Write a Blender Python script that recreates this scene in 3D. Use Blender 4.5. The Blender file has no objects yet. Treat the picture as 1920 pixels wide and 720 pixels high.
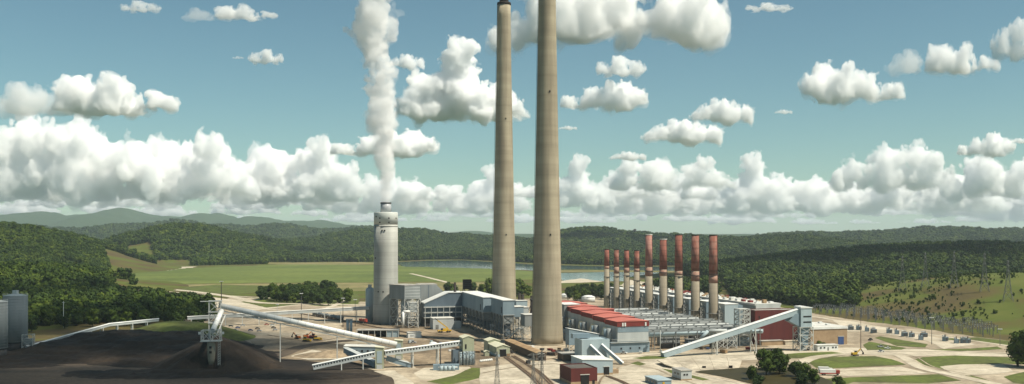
import bpy, bmesh, math, random, time
import numpy as np
from mathutils import Vector, Matrix
T0 = time.time()
sc = bpy.context.scene
COL = sc.collection
R = math.radians

# ------------------------------------------------------------------ camera
CH, F, HZ = 84.0, 1774.0, 440.0          # camera height (m), focal length and horizon in photo pixels
cam = bpy.data.cameras.new('camera'); camo = bpy.data.objects.new('camera', cam); COL.objects.link(camo)
cam.sensor_width = 36; cam.lens = 36 * F / 1920; cam.shift_y = (HZ - 360) / 1920
cam.clip_start = 1; cam.clip_end = 200000
camo.location = (0, 0, CH); camo.rotation_euler = (math.pi / 2, 0, 0); sc.camera = camo

# ------------------------------------------------------------------ sky and sun
SUN_EL, SUN_AZ = R(56), math.atan2(0.86, -0.42)
world = bpy.data.worlds.new('World'); sc.world = world; world.use_nodes = True
wn = world.node_tree; bg = wn.nodes['Background']
sky = wn.nodes.new('ShaderNodeTexSky'); sky.sky_type = 'NISHITA'; sky.sun_disc = False
sky.sun_elevation = SUN_EL; sky.sun_rotation = SUN_AZ
sky.altitude = 300; sky.air_density = 1.0; sky.dust_density = 0.25; sky.ozone_density = 1.6
tint = wn.nodes.new('ShaderNodeMix'); tint.data_type = 'RGBA'; tint.blend_type = 'MULTIPLY'
tint.inputs['Factor'].default_value = 1.0; tint.inputs['B'].default_value = (0.83, 1.05, 0.91, 1)
wn.links.new(sky.outputs[0], tint.inputs['A']); wn.links.new(tint.outputs['Result'], bg.inputs[0])
bg.inputs[1].default_value = 0.066
sl = bpy.data.lights.new('sun', 'SUN'); sl.energy = 5.0; sl.angle = R(0.5); sl.color = (1, 0.93, 0.79)
slo = bpy.data.objects.new('sun', sl); COL.objects.link(slo)
SUND = Vector((math.sin(SUN_AZ) * math.cos(SUN_EL), math.cos(SUN_AZ) * math.cos(SUN_EL), math.sin(SUN_EL)))
slo.rotation_euler = SUND.to_track_quat('Z', 'Y').to_euler()
vs = sc.view_settings
vs.view_transform = 'Standard'; vs.look = 'None'; vs.gamma = 1; vs.use_curve_mapping = False; vs.exposure = 0.42
cy = sc.cycles
cy.max_bounces = 24; cy.volume_bounces = 24; cy.diffuse_bounces = 3; cy.glossy_bounces = 2
cy.transparent_max_bounces = 64; cy.use_denoising = True
cy.sample_clamp_indirect = 6

# ------------------------------------------------------------------ photo pixel -> place
def G(px, py, z=0.0):
    Y = (CH - z) * F / (py - HZ)
    return Vector(((px - 960) * Y / F, Y, z))
def at(px, Y, z=0.0): return Vector(((px - 960) * Y / F, Y, z))
def zt(py, Y): return CH - (py - HZ) * Y / F
TH = math.atan2(0.27, 0.963); CX, SX = math.cos(TH), math.sin(TH)      # axis of the plant
def wid(p, px):
    k = (px - 960) / F
    return (k * p.y - p.x) / (CX - SX * k)
def LOC(p, x, y, z=0.0):                                               # plant-frame offset from p
    return Vector((p.x + CX * x - SX * y, p.y + SX * x + CX * y, z))

# ------------------------------------------------------------------ noise
def _h(ix, iy, s):
    n = (ix.astype(np.int64) * 374761393 + iy.astype(np.int64) * 668265263 + s * 1274126177) & 0xffffffff
    n = ((n ^ (n >> 13)) * 1274126177) & 0xffffffff
    return ((n ^ (n >> 16)) & 0xffff) / 65535.0 * 2 - 1
def n2(x, y, s=0):
    x = np.asarray(x, float); y = np.asarray(y, float)
    ix, iy = np.floor(x), np.floor(y); fx, fy = x - ix, y - iy
    fx = fx * fx * fx * (fx * (fx * 6 - 15) + 10); fy = fy * fy * fy * (fy * (fy * 6 - 15) + 10)
    a, b, c, d = _h(ix, iy, s), _h(ix + 1, iy, s), _h(ix, iy + 1, s), _h(ix + 1, iy + 1, s)
    return (a * (1 - fx) + b * fx) * (1 - fy) + (c * (1 - fx) + d * fx) * fy
def fbm2(x, y, s=0, o=4):
    t = 0; a = 1.0
    for k in range(o):
        t = t + a * n2(np.asarray(x) * 2 ** k, np.asarray(y) * 2 ** k, s + k); a *= .5
    return t

# ------------------------------------------------------------------ materials
def mat(name, col, col2=None, scale=0.2, rough=0.8, bump=0.0, bscale=None, metal=0.0, spec=0.25, streak=None, rings=None, detail=4, lo=.35, hi=.65, fine=None):
    m = bpy.data.materials.new(name); m.use_nodes = True
    nt = m.node_tree; b = nt.nodes['Principled BSDF']
    b.inputs['Roughness'].default_value = rough; b.inputs['Metallic'].default_value = metal
    b.inputs['Specular IOR Level'].default_value = spec
    if col2 is None: col2 = tuple(c * 0.8 for c in col)
    tc = nt.nodes.new('ShaderNodeTexCoord')
    geo = nt.nodes.new('ShaderNodeNewGeometry')
    nz = nt.nodes.new('ShaderNodeTexNoise'); nz.inputs['Scale'].default_value = scale; nz.inputs['Detail'].default_value = detail
    mp = nt.nodes.new('ShaderNodeMapping')
    nt.links.new(geo.outputs['Position'], mp.inputs[0]); nt.links.new(mp.outputs[0], nz.inputs['Vector'])
    if streak: mp.inputs['Scale'].default_value = streak
    cr = nt.nodes.new('ShaderNodeValToRGB')
    cr.color_ramp.elements[0].position = lo; cr.color_ramp.elements[1].position = hi
    cr.color_ramp.elements[0].color = (*col2, 1); cr.color_ramp.elements[1].color = (*col, 1)
    nt.links.new(nz.outputs['Fac'], cr.inputs[0])
    out = cr.outputs[0]
    if rings:                                  # horizontal pour lines
        period, dark, width = rings
        sp = nt.nodes.new('ShaderNodeSeparateXYZ'); nt.links.new(geo.outputs['Position'], sp.inputs[0])
        md = nt.nodes.new('ShaderNodeMath'); md.operation = 'MODULO'; md.inputs[1].default_value = period
        nt.links.new(sp.outputs['Z'], md.inputs[0])
        lt = nt.nodes.new('ShaderNodeMath'); lt.operation = 'LESS_THAN'; lt.inputs[1].default_value = width
        nt.links.new(md.outputs[0], lt.inputs[0])
        n1 = nt.nodes.new('ShaderNodeTexNoise'); n1.noise_dimensions = '1D'; n1.inputs['Scale'].default_value = 0.11; n1.inputs['Detail'].default_value = 6
        nt.links.new(sp.outputs['Z'], n1.inputs['W'])
        r1 = nt.nodes.new('ShaderNodeMapRange'); r1.inputs[1].default_value = .3; r1.inputs[2].default_value = .7
        r1.inputs[3].default_value = .86; r1.inputs[4].default_value = 1.05
        nt.links.new(n1.outputs['Fac'], r1.inputs[0])
        k = nt.nodes.new('ShaderNodeMath'); k.operation = 'MULTIPLY_ADD'; k.inputs[1].default_value = -dark
        nt.links.new(lt.outputs[0], k.inputs[0]); nt.links.new(r1.outputs[0], k.inputs[2])
        mx = nt.nodes.new('ShaderNodeMix'); mx.data_type = 'RGBA'; mx.blend_type = 'MULTIPLY'; mx.inputs['Factor'].default_value = 1
        nt.links.new(out, mx.inputs['A']); nt.links.new(k.outputs[0], mx.inputs['B']); out = mx.outputs['Result']
    if fine:                                   # small-scale mottling
        nf = nt.nodes.new('ShaderNodeTexNoise'); nf.inputs['Scale'].default_value = fine[0]; nf.inputs['Detail'].default_value = 6; nf.inputs['Roughness'].default_value = .7
        nt.links.new(geo.outputs['Position'], nf.inputs['Vector'])
        rf = nt.nodes.new('ShaderNodeMapRange'); rf.inputs[1].default_value = .35; rf.inputs[2].default_value = .65; rf.inputs[3].default_value = fine[1]; rf.inputs[4].default_value = fine[2]
        nt.links.new(nf.outputs['Fac'], rf.inputs[0])
        mf = nt.nodes.new('ShaderNodeMix'); mf.data_type = 'RGBA'; mf.blend_type = 'MULTIPLY'; mf.inputs['Factor'].default_value = 1
        nt.links.new(out, mf.inputs['A']); nt.links.new(rf.outputs[0], mf.inputs['B']); out = mf.outputs['Result']
    nt.links.new(out, b.inputs['Base Color'])
    if bump:
        bz = nt.nodes.new('ShaderNodeTexNoise'); bz.inputs['Scale'].default_value = bscale or scale * 4; bz.inputs['Detail'].default_value = 5
        nt.links.new(geo.outputs['Position'], bz.inputs['Vector'])
        bp = nt.nodes.new('ShaderNodeBump'); bp.inputs['Strength'].default_value = 1; bp.inputs['Distance'].default_value = bump
        nt.links.new(bz.outputs['Fac'], bp.inputs['Height']); nt.links.new(bp.outputs[0], b.inputs['Normal'])
    return m
def volmat(name, dens, col=(1, 1, 1), an=0.3):
    m = bpy.data.materials.new(name); m.use_nodes = True; n = m.node_tree; n.nodes.clear()
    o = n.nodes.new('ShaderNodeOutputMaterial'); v = n.nodes.new('ShaderNodeVolumePrincipled')
    v.inputs['Color'].default_value = (*col, 1); v.inputs['Density'].default_value = dens; v.inputs['Anisotropy'].default_value = an
    n.links.new(v.outputs[0], o.inputs['Volume'])
    return m
def leafmat(name, c1, c2, c3):
    m = bpy.data.materials.new(name); m.use_nodes = True; nt = m.node_tree; b = nt.nodes['Principled BSDF']
    b.inputs['Roughness'].default_value = .75; b.inputs['Specular IOR Level'].default_value = .12
    oi = nt.nodes.new('ShaderNodeObjectInfo'); geo = nt.nodes.new('ShaderNodeNewGeometry')
    nz = nt.nodes.new('ShaderNodeTexNoise'); nz.inputs['Scale'].default_value = .012; nz.inputs['Detail'].default_value = 3
    nt.links.new(geo.outputs['Position'], nz.inputs['Vector'])
    n3 = nt.nodes.new('ShaderNodeTexNoise'); n3.inputs['Scale'].default_value = .5; nt.links.new(geo.outputs['Position'], n3.inputs['Vector'])
    a = nt.nodes.new('ShaderNodeMath'); a.operation = 'MULTIPLY_ADD'; a.inputs[1].default_value = .45
    nt.links.new(oi.outputs['Random'], a.inputs[0]); 
    s = nt.nodes.new('ShaderNodeMath'); s.operation = 'MULTIPLY_ADD'; s.inputs[1].default_value = .95
    nt.links.new(nz.outputs['Fac'], s.inputs[0]); nt.links.new(n3.outputs['Fac'], s.inputs[2])
    s2 = nt.nodes.new('ShaderNodeMath'); s2.operation = 'ADD'; s2.inputs[1].default_value = -.68
    nt.links.new(s.outputs[0], s2.inputs[0]); nt.links.new(s2.outputs[0], a.inputs[2])
    cr = nt.nodes.new('ShaderNodeValToRGB'); e = cr.color_ramp.elements
    e[0].position = .15; e[0].color = (*c1, 1); e[1].position = .95; e[1].color = (*c3, 1)
    q = e.new(.55); q.color = (*c2, 1)
    nt.links.new(a.outputs[0], cr.inputs[0]); nt.links.new(cr.outputs[0], b.inputs['Base Color'])
    return m

M = dict(
    conc=mat('stack_concrete', (.385, .335, .24), (.26, .222, .158), .16, .9, streak=(1, 1, .08), rings=(7.6, .09, .45)),
    conc_l=mat('pale_concrete', (.43, .43, .39), (.30, .30, .275), .07, .9, streak=(1, 1, .12), rings=(6.1, .14, .45)),
    conc_p=mat('painted_band', (.60, .62, .58), (.52, .54, .50), .1, .8),
    conc_s=mat('small_stack_concrete', (.33, .285, .21), (.22, .185, .135), .1, .9, streak=(1, 1, .1), rings=(4.5, .12, .35)),
    redband=mat('faded_red_paint', (.30, .105, .075), (.20, .082, .06), .35, .85, streak=(1, 1, .25), rings=(5.2, .2, 1.2)),
    redold=mat('old_red_paint', (.25, .085, .06), (.30, .16, .12), .4, .85, streak=(1, 1, .35), rings=(6.4, .25, 1.8)),
    wornband=mat('worn_paint', (.34, .22, .165), (.29, .15, .11), .5, .85, streak=(1, 1, .3)),
    pinkband=mat('bleached_red_paint', (.40, .21, .17), (.28, .11, .09), .3, .85, streak=(1, 1, .3), rings=(5.2, .15, 1.4)),
    soot=mat('soot_black', (.025, .022, .02), (.04, .03, .025), .5, .8),
    redroof=mat('red_roof', (.47, .145, .11), (.38, .115, .09), .12, .7),
    redfas=mat('red_fascia', (.20, .035, .028), (.15, .028, .024), .3, .7),
    maroon=mat('maroon_cladding', (.115, .026, .022), (.085, .02, .018), .15, .6, streak=(1, 1, .15)),
    bluegrey=mat('blue_grey_cladding', (.22, .285, .32), (.17, .225, .26), .12, .55, streak=(1, 1, .12)),
    bluedark=mat('slate_cladding', (.12, .155, .185), (.09, .12, .145), .12, .55, streak=(1, 1, .15)),
    paleblue=mat('pale_blue_cladding', (.36, .43, .45), (.29, .36, .385), .12, .55, streak=(1, 1, .12)),
    grey=mat('grey_cladding', (.26, .275, .27), (.19, .205, .20), .15, .6, streak=(1, 1, .15)),
    ltgrey=mat('light_grey_cladding', (.46, .48, .465), (.37, .39, .38), .15, .6, streak=(1, 1, .12)),
    white=mat('white_sheet', (.72, .72, .68), (.60, .60, .57), .15, .5),
    roofw=mat('pale_roof', (.60, .59, .54), (.46, .45, .41), .12, .8),
    roofg=mat('gravel_roof', (.38, .36, .32), (.26, .25, .225), .2, .9),
    olive=mat('olive_cladding', (.38, .39, .27), (.31, .32, .22), .15, .6, streak=(1, 1, .15)),
    oliver=mat('cream_roof', (.58, .56, .41), (.50, .48, .35), .2, .7),
    tan=mat('tan_brick', (.36, .255, .155), (.29, .20, .12), .3, .85),
    rust=mat('rusty_roof', (.36, .25, .14), (.26, .165, .09), .2, .85),
    brown=mat('brown_siding', (.13, .095, .07), (.09, .065, .05), .3, .8),
    steel=mat('grey_steel', (.22, .22, .205), (.14, .14, .13), .5, .6),
    steelw=mat('whitened_steel', (.52, .52, .48), (.42, .42, .385), .5, .6),
    steeld=mat('dark_steel', (.055, .055, .055), (.035, .032, .03), .5, .7),
    galv=mat('galvanised_steel', (.13, .135, .135), (.08, .085, .085), .5, .5),
    dark=mat('dark_opening', (.012, .012, .013), (.018, .017, .016), .5, .9),
    glass=mat('window_glass', (.03, .04, .045), (.02, .03, .035), .5, .12, spec=.5),
    yellow=mat('yellow_paint', (.62, .38, .03), (.45, .27, .03), .6, .5),
    redp=mat('red_paint', (.38, .05, .03), (.24, .035, .025), .5, .5),
    orange=mat('orange_paint', (.50, .16, .04), (.34, .10, .03), .5, .5),
    rubber=mat('rubber', (.02, .02, .02), (.03, .03, .028), .5, .9),
    bluep=mat('blue_paint', (.05, .09, .22), (.04, .07, .16), .5, .4),
    silver=mat('silver_paint', (.40, .41, .42), (.34, .35, .36), .5, .35),
    blackp=mat('black_paint', (.02, .02, .022), (.03, .03, .03), .5, .35),
    bark=mat('bark', (.08, .06, .042), (.05, .038, .028), 1.5, .9),
    grass=mat('grass', (.105, .135, .024), (.078, .085, .024), .05, .95, .15, .6, detail=8, fine=(.25, .65, 1.2)),
    field=mat('field_grass', (.140, .168, .036), (.082, .112, .023), .006, .95, .15, .3, detail=9, fine=(.05, .72, 1.15), streak=(.5, 1, 1)),
    dry=mat('dry_grass', (.25, .205, .095), (.13, .13, .04), .010, .95, .1, .4, detail=9, fine=(.06, .7, 1.15)),
    yard=mat('gravel_yard', (.45, .375, .27), (.24, .19, .13), .022, .95, .06, .7, detail=10, fine=(.16, .62, 1.15)),
    sand=mat('pale_gravel', (.55, .485, .375), (.40, .345, .255), .03, .95, .05, .7, detail=8, fine=(.2, .75, 1.1)),
    concrete=mat('concrete_paving', (.54, .475, .365), (.35, .30, .225), .045, .9, .02, 1, detail=9, fine=(.22, .68, 1.12)),
    tarmac=mat('asphalt', (.11, .10, .088), (.075, .07, .06), .08, .9, .02, 1),
    dirt=mat('brown_dirt', (.32, .245, .16), (.14, .105, .068), .03, .95, .15, .5, detail=9, fine=(.2, .6, 1.2)),
    coal=mat('coal', (.029, .020, .013), (.011, .008, .006), .03, .9, .5, .5, detail=9, fine=(.25, .6, 1.3)),
    coalg=mat('coal_dust_ground', (.115, .086, .060), (.032, .024, .017), .02, .95, .25, .4, detail=9, streak=(.3, 1, 1), fine=(.3, .65, 1.2)),
    water=mat('river_water', (.075, .115, .115), (.055, .09, .09), .004, .08, .02, .15, spec=.5),
    lagoon=mat('lagoon_water', (.16, .24, .215), (.13, .20, .18), .005, .12, .015, .2, spec=.5),
    pond=mat('pond_water', (.050, .042, .016), (.034, .029, .011), .05, .5, .05, .5, spec=.08),
    leaf=leafmat('leaves', (.023, .040, .006), (.046, .074, .010), (.098, .125, .016)),
    leafd=leafmat('dark_leaves', (.018, .032, .008), (.030, .052, .010), (.055, .085, .016)),
)

# ------------------------------------------------------------------ mesh building
class MB:
    def __init__(s): s.v = []; s.f = []
    def add(s, vs, fs):
        o = len(s.v); s.v += [tuple(v) for v in vs]; s.f += [tuple(i + o for i in f) for f in fs]; return s
    def box(s, x0, x1, y0, y1, z0, z1):
        return s.add([(x0, y0, z0), (x1, y0, z0), (x1, y1, z0), (x0, y1, z0), (x0, y0, z1), (x1, y0, z1), (x1, y1, z1), (x0, y1, z1)],
                     [(3, 2, 1, 0), (4, 5, 6, 7), (0, 1, 5, 4), (1, 2, 6, 5), (2, 3, 7, 6), (3, 0, 4, 7)])
    def bar(s, p, q, w=.3, h=None):
        p, q = Vector(p), Vector(q); h = h or w
        d = (q - p).normalized()
        up = Vector((0, 0, 1)) if abs(d.z) < .95 else Vector((1, 0, 0))
        a = d.cross(up).normalized(); b = a.cross(d)
        a *= w / 2; b *= h / 2
        c = [p - a - b, p + a - b, p + a + b, p - a + b, q - a - b, q + a - b, q + a + b, q - a + b]
        return s.add(c, [(3, 2, 1, 0), (4, 5, 6, 7), (0, 1, 5, 4), (1, 2, 6, 5), (2, 3, 7, 6), (3, 0, 4, 7)])
    def cyl(s, p, q, r0, r1=None, n=12):
        p, q = Vector(p), Vector(q); r1 = r0 if r1 is None else r1
        d = (q - p).normalized(); up = Vector((0, 0, 1)) if abs(d.z) < .95 else Vector((1, 0, 0))
        a = d.cross(up).normalized(); b = a.cross(d); vs = []
        for c, r in ((p, r0), (q, r1)):
            vs += [c + a * (r * math.cos(6.28318 * k / n)) + b * (r * math.sin(6.28318 * k / n)) for k in range(n)]
        fs = [(k, k + n, (k + 1) % n + n, (k + 1) % n) for k in range(n)]
        fs += [tuple(range(n)), tuple(range(2 * n - 1, n - 1, -1))]
        return s.add(vs, fs)
    def lathe(s, prof, n=32, caps=True):
        vs = [(r * math.cos(6.28318530 * k / n), r * math.sin(6.28318530 * k / n), z) for r, z in prof for k in range(n)]
        fs = [(j * n + k, j * n + (k + 1) % n, (j + 1) * n + (k + 1) % n, (j + 1) * n + k) for j in range(len(prof) - 1) for k in range(n)]
        if caps: fs += [tuple(range(n - 1, -1, -1)), tuple(range((len(prof) - 1) * n, len(prof) * n))]
        return s.add(vs, fs)
    def prism(s, pts, y0, y1):                 # XZ outline (counter-clockwise seen from -y) swept along y
        n = len(pts)
        vs = [(x, y0, z) for x, z in pts] + [(x, y1, z) for x, z in pts]
        return s.add(vs, [tuple(range(n)), tuple(range(2 * n - 1, n - 1, -1))] + [(k, k + n, (k + 1) % n + n, (k + 1) % n) for k in range(n)])
    def slab(s, pts, z0, z1):                  # XY outline raised along z
        n = len(pts)
        vs = [(x, y, z0) for x, y in pts] + [(x, y, z1) for x, y in pts]
        return s.add(vs, [tuple(range(n - 1, -1, -1)), tuple(range(n, 2 * n))] + [(k, (k + 1) % n, (k + 1) % n + n, k + n) for k in range(n)])
    def build(s, name, m, parent=None, smooth=False, loc=None, rz=0):
        me = bpy.data.meshes.new(name); me.from_pydata(s.v, [], s.f)
        me.materials.append(M[m] if isinstance(m, str) else m)
        if smooth:
            me.polygons.foreach_set('use_smooth', [len(p.vertices) <= 4 for p in me.polygons])
        me.update()
        o = bpy.data.objects.new(name, me); COL.objects.link(o)
        if parent: o.parent = parent
        if loc is not None: o.location = loc
        if rz: o.rotation_euler = (0, 0, rz)
        return o
def fastmesh(name, V, Q, m):
    me = bpy.data.meshes.new(name); k = Q.shape[1]
    me.vertices.add(len(V)); me.vertices.foreach_set('co', np.asarray(V, np.float32).ravel())
    me.loops.add(Q.size); me.loops.foreach_set('vertex_index', Q.astype(np.int32).ravel())
    me.polygons.add(len(Q)); me.polygons.foreach_set('loop_start', np.arange(0, Q.size, k, dtype=np.int32))
    me.update(calc_edges=True)
    me.materials.append(M[m] if isinstance(m, str) else m)
    return me
def link(name, me, parent=None, loc=None):
    o = bpy.data.objects.new(name, me); COL.objects.link(o)
    if parent: o.parent = parent
    if loc is not None: o.location = loc
    return o
def tag(o, label=None, cat=None, group=None, kind=None):
    if label: o['label'] = label
    if cat: o['category'] = cat
    if group: o['group'] = group
    if kind: o['kind'] = kind
    return o
def thing(name, label, cat, loc=(0, 0, 0), rz=0, group=None):
    o = bpy.data.objects.new(name, None); COL.objects.link(o); o.empty_display_size = .5
    o.location = loc; o.rotation_euler = (0, 0, rz)
    return tag(o, label, cat, group)
def copy_tree(o, parent=None):
    c = o.copy(); COL.objects.link(c)
    if parent: c.parent = parent
    for ch in list(o.children): copy_tree(ch, c)
    return c
def place(proto, used, loc, rz, label, group=None):        # first use moves the prototype, later ones copy it
    o = proto if not used.get(proto.name) else copy_tree(proto)
    used[proto.name] = 1
    o.location = loc; o.rotation_euler = (0, 0, rz); tag(o, label, None, group); return o
USED = {}

# ------------------------------------------------------------------ terrain
HILLS = []
def hill(px, Y, rx, ry, h, rot=0.0, p=2.0): HILLS.append(((px - 960) * Y / F, Y, rx, ry, h, rot, p))
hill(-60, 2250, 440, 620, 98); hill(70, 2500, 330, 420, 62); hill(15, 1400, 235, 330, 26)
hill(345, 3300, 400, 560, 101, 0, 1.7); hill(430, 3650, 430, 420, 66); hill(235, 3500, 330, 400, 42)
for px, top in ((60, 432), (150, 436), (250, 426), (330, 421), (420, 428), (520, 426), (610, 436), (690, 431)):
    hill(px, 7000, 620, 1300, zt(top, 7000) - 20)
for px, top, w in ((600, 450, 400), (690, 433, 330), (775, 430, 430), (860, 442, 420), (930, 448, 400), (645, 446, 330)):
    hill(px, 4700, w, 1000, zt(top, 4700) - 20)
for px, top, w in ((1100, 427, 370), (1165, 436, 400), (1250, 441, 480), (1335, 446, 420), (1040, 449, 350)):
    hill(px, 4100, w, 900, zt(top, 4100) - 19)
hill(1760, 1980, 560, 520, 58); hill(1600, 1850, 430, 430, 40); hill(1480, 1780, 330, 330, 22); hill(1900, 2050, 480, 480, 42)
hill(1975, 1080, 330, 400, 40); hill(1850, 1120, 230, 300, 16)
for px, top, w in ((1510, 438, 420), (1615, 437, 480), (1745, 429, 620), (1885, 435, 560), (2050, 432, 900)):
    hill(px, 5300, w, 1300, zt(top, 5300) - 22)
for px, top, w in ((1400, 447, 500), (1470, 444, 500), (1380, 458, 330)):
    hill(px, 3700, w, 700, zt(top, 3700) - 18)
for px, top, w in ((-60, 405, 1500), (70, 399, 1050), (150, 404, 900), (228, 394, 1150), (320, 408, 1000), (395, 402, 950), (480, 406, 1100), (580, 414, 1200), (660, 424, 800), (880, 434, 900), (975, 439, 700)):
    hill(px, 14200, w, 3000, zt(top, 14200), 0, 1.6)
def H(X, Y, rough=True):
    X = np.asarray(X, float); Y = np.asarray(Y, float)
    z = np.zeros_like(X); n = fbm2(X / 420, Y / 420, 5, 4) if rough else 0
    wx = X + 90 * fbm2(X / 700, Y / 700, 11, 3); wy = Y + 90 * fbm2(X / 700, Y / 700, 12, 3)
    for cx, cy_, rx, ry, h, rot, p in HILLS:
        k = min(1.0, h / 60)
        dx, dy = (X + (wx - X) * k * .6 - cx), (Y + (wy - Y) * k * .6 - cy_)
        q = (dx / rx) ** 2 + (dy / ry) ** 2
        b = h * np.clip(1 - q, 0, 1) ** p * (1 + .10 * n)
        z = np.maximum(z, b)
    r = np.hypot(X, Y)
    ring = np.clip((r - 8200) / 2500, 0, 1)
    z = np.maximum(z, ring * (80 + 18 * fbm2(X / 1500, Y / 1500, 21, 4)))
    far = np.clip((r - 1900) / 1500, 0, 1)
    z = z + far * np.clip(fbm2(X / 900, Y / 900, 31, 4) + .15, 0, 2) * 7 * (np.abs(X) / np.maximum(r, 1) > .0) * np.where(z > 4, 1, .0)
    return z
th = np.concatenate([np.linspace(-180, -42, 34)[:-1], np.linspace(-42, 42, 421), np.linspace(42, 180, 34)[1:]])
rr = np.concatenate([[5], np.geomspace(150, 1400, 90), np.geomspace(1400, 27000, 300)[1:]])
A, B = np.meshgrid(np.radians(th), rr)
GX, GY = B * np.sin(A), B * np.cos(A); GZ = H(GX, GY)
nr, nc = GX.shape
idx = np.arange(nr * nc).reshape(nr, nc)
Q = np.stack([idx[:-1, :-1], idx[:-1, 1:], idx[1:, 1:], idx[1:, :-1]], -1).reshape(-1, 4)[:, ::-1]
# ground material: meadow green, scrub and bare patches; woods on the far heights
gm = bpy.data.materials.new('ground_cover'); gm.use_nodes = True; gn = gm.node_tree; gb = gn.nodes['Principled BSDF']
gb.inputs['Roughness'].default_value = .95; gb.inputs['Specular IOR Level'].default_value = .1
geo = gn.nodes.new('ShaderNodeNewGeometry')
def gnoise(s, d=6):
    n = gn.nodes.new('ShaderNodeTexNoise'); n.inputs['Scale'].default_value = s; n.inputs['Detail'].default_value = d
    gn.links.new(geo.outputs['Position'], n.inputs['Vector']); return n.outputs['Fac']
def gramp(f, stops):
    c = gn.nodes.new('ShaderNodeValToRGB'); e = c.color_ramp.elements
    while len(e) < len(stops): e.new(.5)
    for x, (p, col) in zip(e, stops): x.position = p; x.color = (*col, 1)
    gn.links.new(f, c.inputs[0]); return c.outputs[0]
meadow = gramp(gnoise(.012, 9), [(.34, (.080, .062, .030)), (.45, (.095, .078, .028)), (.56, (.080, .100, .020)), (.70, (.12, .125, .034))])
woods = gramp(gnoise(.05, 8), [(.3, (.016, .030, .008)), (.5, (.034, .058, .012)), (.7, (.060, .090, .018))])
sp = gn.nodes.new('ShaderNodeVectorMath'); sp.operation = 'LENGTH'; gn.links.new(geo.outputs['Position'], sp.inputs[0])
mr = gn.nodes.new('ShaderNodeMapRange'); mr.inputs[1].default_value = 3300; mr.inputs[2].default_value = 4200
gn.links.new(sp.outputs['Value'], mr.inputs[0])
mx = gn.nodes.new('ShaderNodeMix'); mx.data_type = 'RGBA'
gn.links.new(mr.outputs[0], mx.inputs['Factor']); gn.links.new(meadow, mx.inputs['A']); gn.links.new(woods, mx.inputs['B'])
gn.links.new(mx.outputs['Result'], gb.inputs['Base Color'])
bpn = gn.nodes.new('ShaderNodeBump'); bpn.inputs['Distance'].default_value = 14
ms = gn.nodes.new('ShaderNodeMapRange'); ms.inputs[1].default_value = 3000; ms.inputs[2].default_value = 5500; ms.inputs[3].default_value = .03
gn.links.new(sp.outputs['Value'], ms.inputs[0]); gn.links.new(ms.outputs[0], bpn.inputs['Strength'])
gn.links.new(gnoise(.045, 6), bpn.inputs['Height']); gn.links.new(bpn.outputs[0], gb.inputs['Normal'])
me = fastmesh('ground', np.stack([GX, GY, GZ], -1).reshape(-1, 3), Q, gm)
me.polygons.foreach_set('use_smooth', np.ones(len(me.polygons), bool))
tag(link('ground', me), kind='structure')

# ------------------------------------------------------------------ flat areas laid over the ground
LEVEL = [0.03]
EXCL = []                                      # outlines where no wood grows
def inside(poly, X, Y):
    X = np.asarray(X); r = np.zeros(X.shape, bool); n = len(poly)
    for i in range(n):
        x0, y0 = poly[i]; x1, y1 = poly[(i + 1) % n]
        if y0 == y1: continue
        c = ((y0 > Y) != (y1 > Y)) & (X < (x1 - x0) * (Y - y0) / (y1 - y0) + x0); r ^= c
    return r
def area(name, m, pix, jag=1.0, label=None, excl=True, world=None, seed=None):
    pts = [G(*p).xy for p in pix] if world is None else [Vector(p) for p in world]
    rnd = random.Random(seed if seed is not None else len(name) * 7 + len(pix) + int(pts[0].x))
    out = []
    for i, p in enumerate(pts):                # soften straight edges
        q = pts[(i + 1) % len(pts)]; L = (q - p).length; k = max(1, min(14, int(L / 9)))
        nrm = Vector((-(q - p).y, (q - p).x)).normalized()
        for j in range(k):
            t = j / k
            out.append(p.lerp(q, t) + nrm * (rnd.uniform(-1, 1) * jag if j else 0))
    LEVEL[0] += .005; z = LEVEL[0]
    bm = bmesh.new(); vs_ = [bm.verts.new((v.x, v.y, z)) for v in out]
    f = bm.faces.new(vs_); bm.normal_update()
    if f.normal.z < 0: f.normal_flip()
    bmesh.ops.triangulate(bm, faces=[f])
    me = bpy.data.meshes.new(name); bm.to_mesh(me); bm.free(); me.materials.append(M[m])
    o = link(name, me); tag(o, kind='structure')
    if excl: EXCL.append([(v.x, v.y) for v in pts])
    return o
def strip(name, m, pix, w, jag=.2, excl=True, world=None):
    pts = [G(*p).xy for p in pix] if world is None else [Vector(p) for p in world]
    cr = []                                    # smooth centre line
    for i in range(len(pts) - 1):
        p0, p1, p2, p3 = pts[max(i - 1, 0)], pts[i], pts[i + 1], pts[min(i + 2, len(pts) - 1)]
        for t in np.linspace(0, 1, 8, endpoint=False):
            cr.append(.5 * ((2 * p1) + (-p0 + p2) * t + (2 * p0 - 5 * p1 + 4 * p2 - p3) * t * t + (-p0 + 3 * p1 - 3 * p2 + p3) * t ** 3))
    cr.append(pts[-1]); L, Rr = [], []
    for i, p in enumerate(cr):
        d = (cr[min(i + 1, len(cr) - 1)] - cr[max(i - 1, 0)]).normalized(); n = Vector((-d.y, d.x)) * w / 2
        L.append(p + n); Rr.append(p - n)
    LEVEL[0] += .005; z = LEVEL[0]; n = len(L)
    V = np.array([(v.x, v.y, z) for v in L + Rr]); Qs = np.array([(i, i + n, i + n + 1, i + 1) for i in range(n - 1)])
    o = link(name, fastmesh(name, V, Qs, m)); tag(o, kind='structure')
    if excl: EXCL.append([(v.x, v.y) for v in L + Rr[::-1]])
    return o
area('green_field', 'field', [(150, 524), (215, 509), (400, 501), (560, 495), (700, 497), (900, 502), (1003, 509), (1010, 523), (900, 528), (700, 529), (400, 531), (190, 535)], 6)
area('bare_strip', 'dry', [(170, 536), (400, 532), (700, 530), (930, 529), (940, 545), (800, 545), (700, 545), (560, 545), (400, 541), (190, 543)], 4)
area('bare_earth', 'sand', [(185, 496), (300, 500), (370, 500), (300, 508), (205, 512)], 12)
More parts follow.
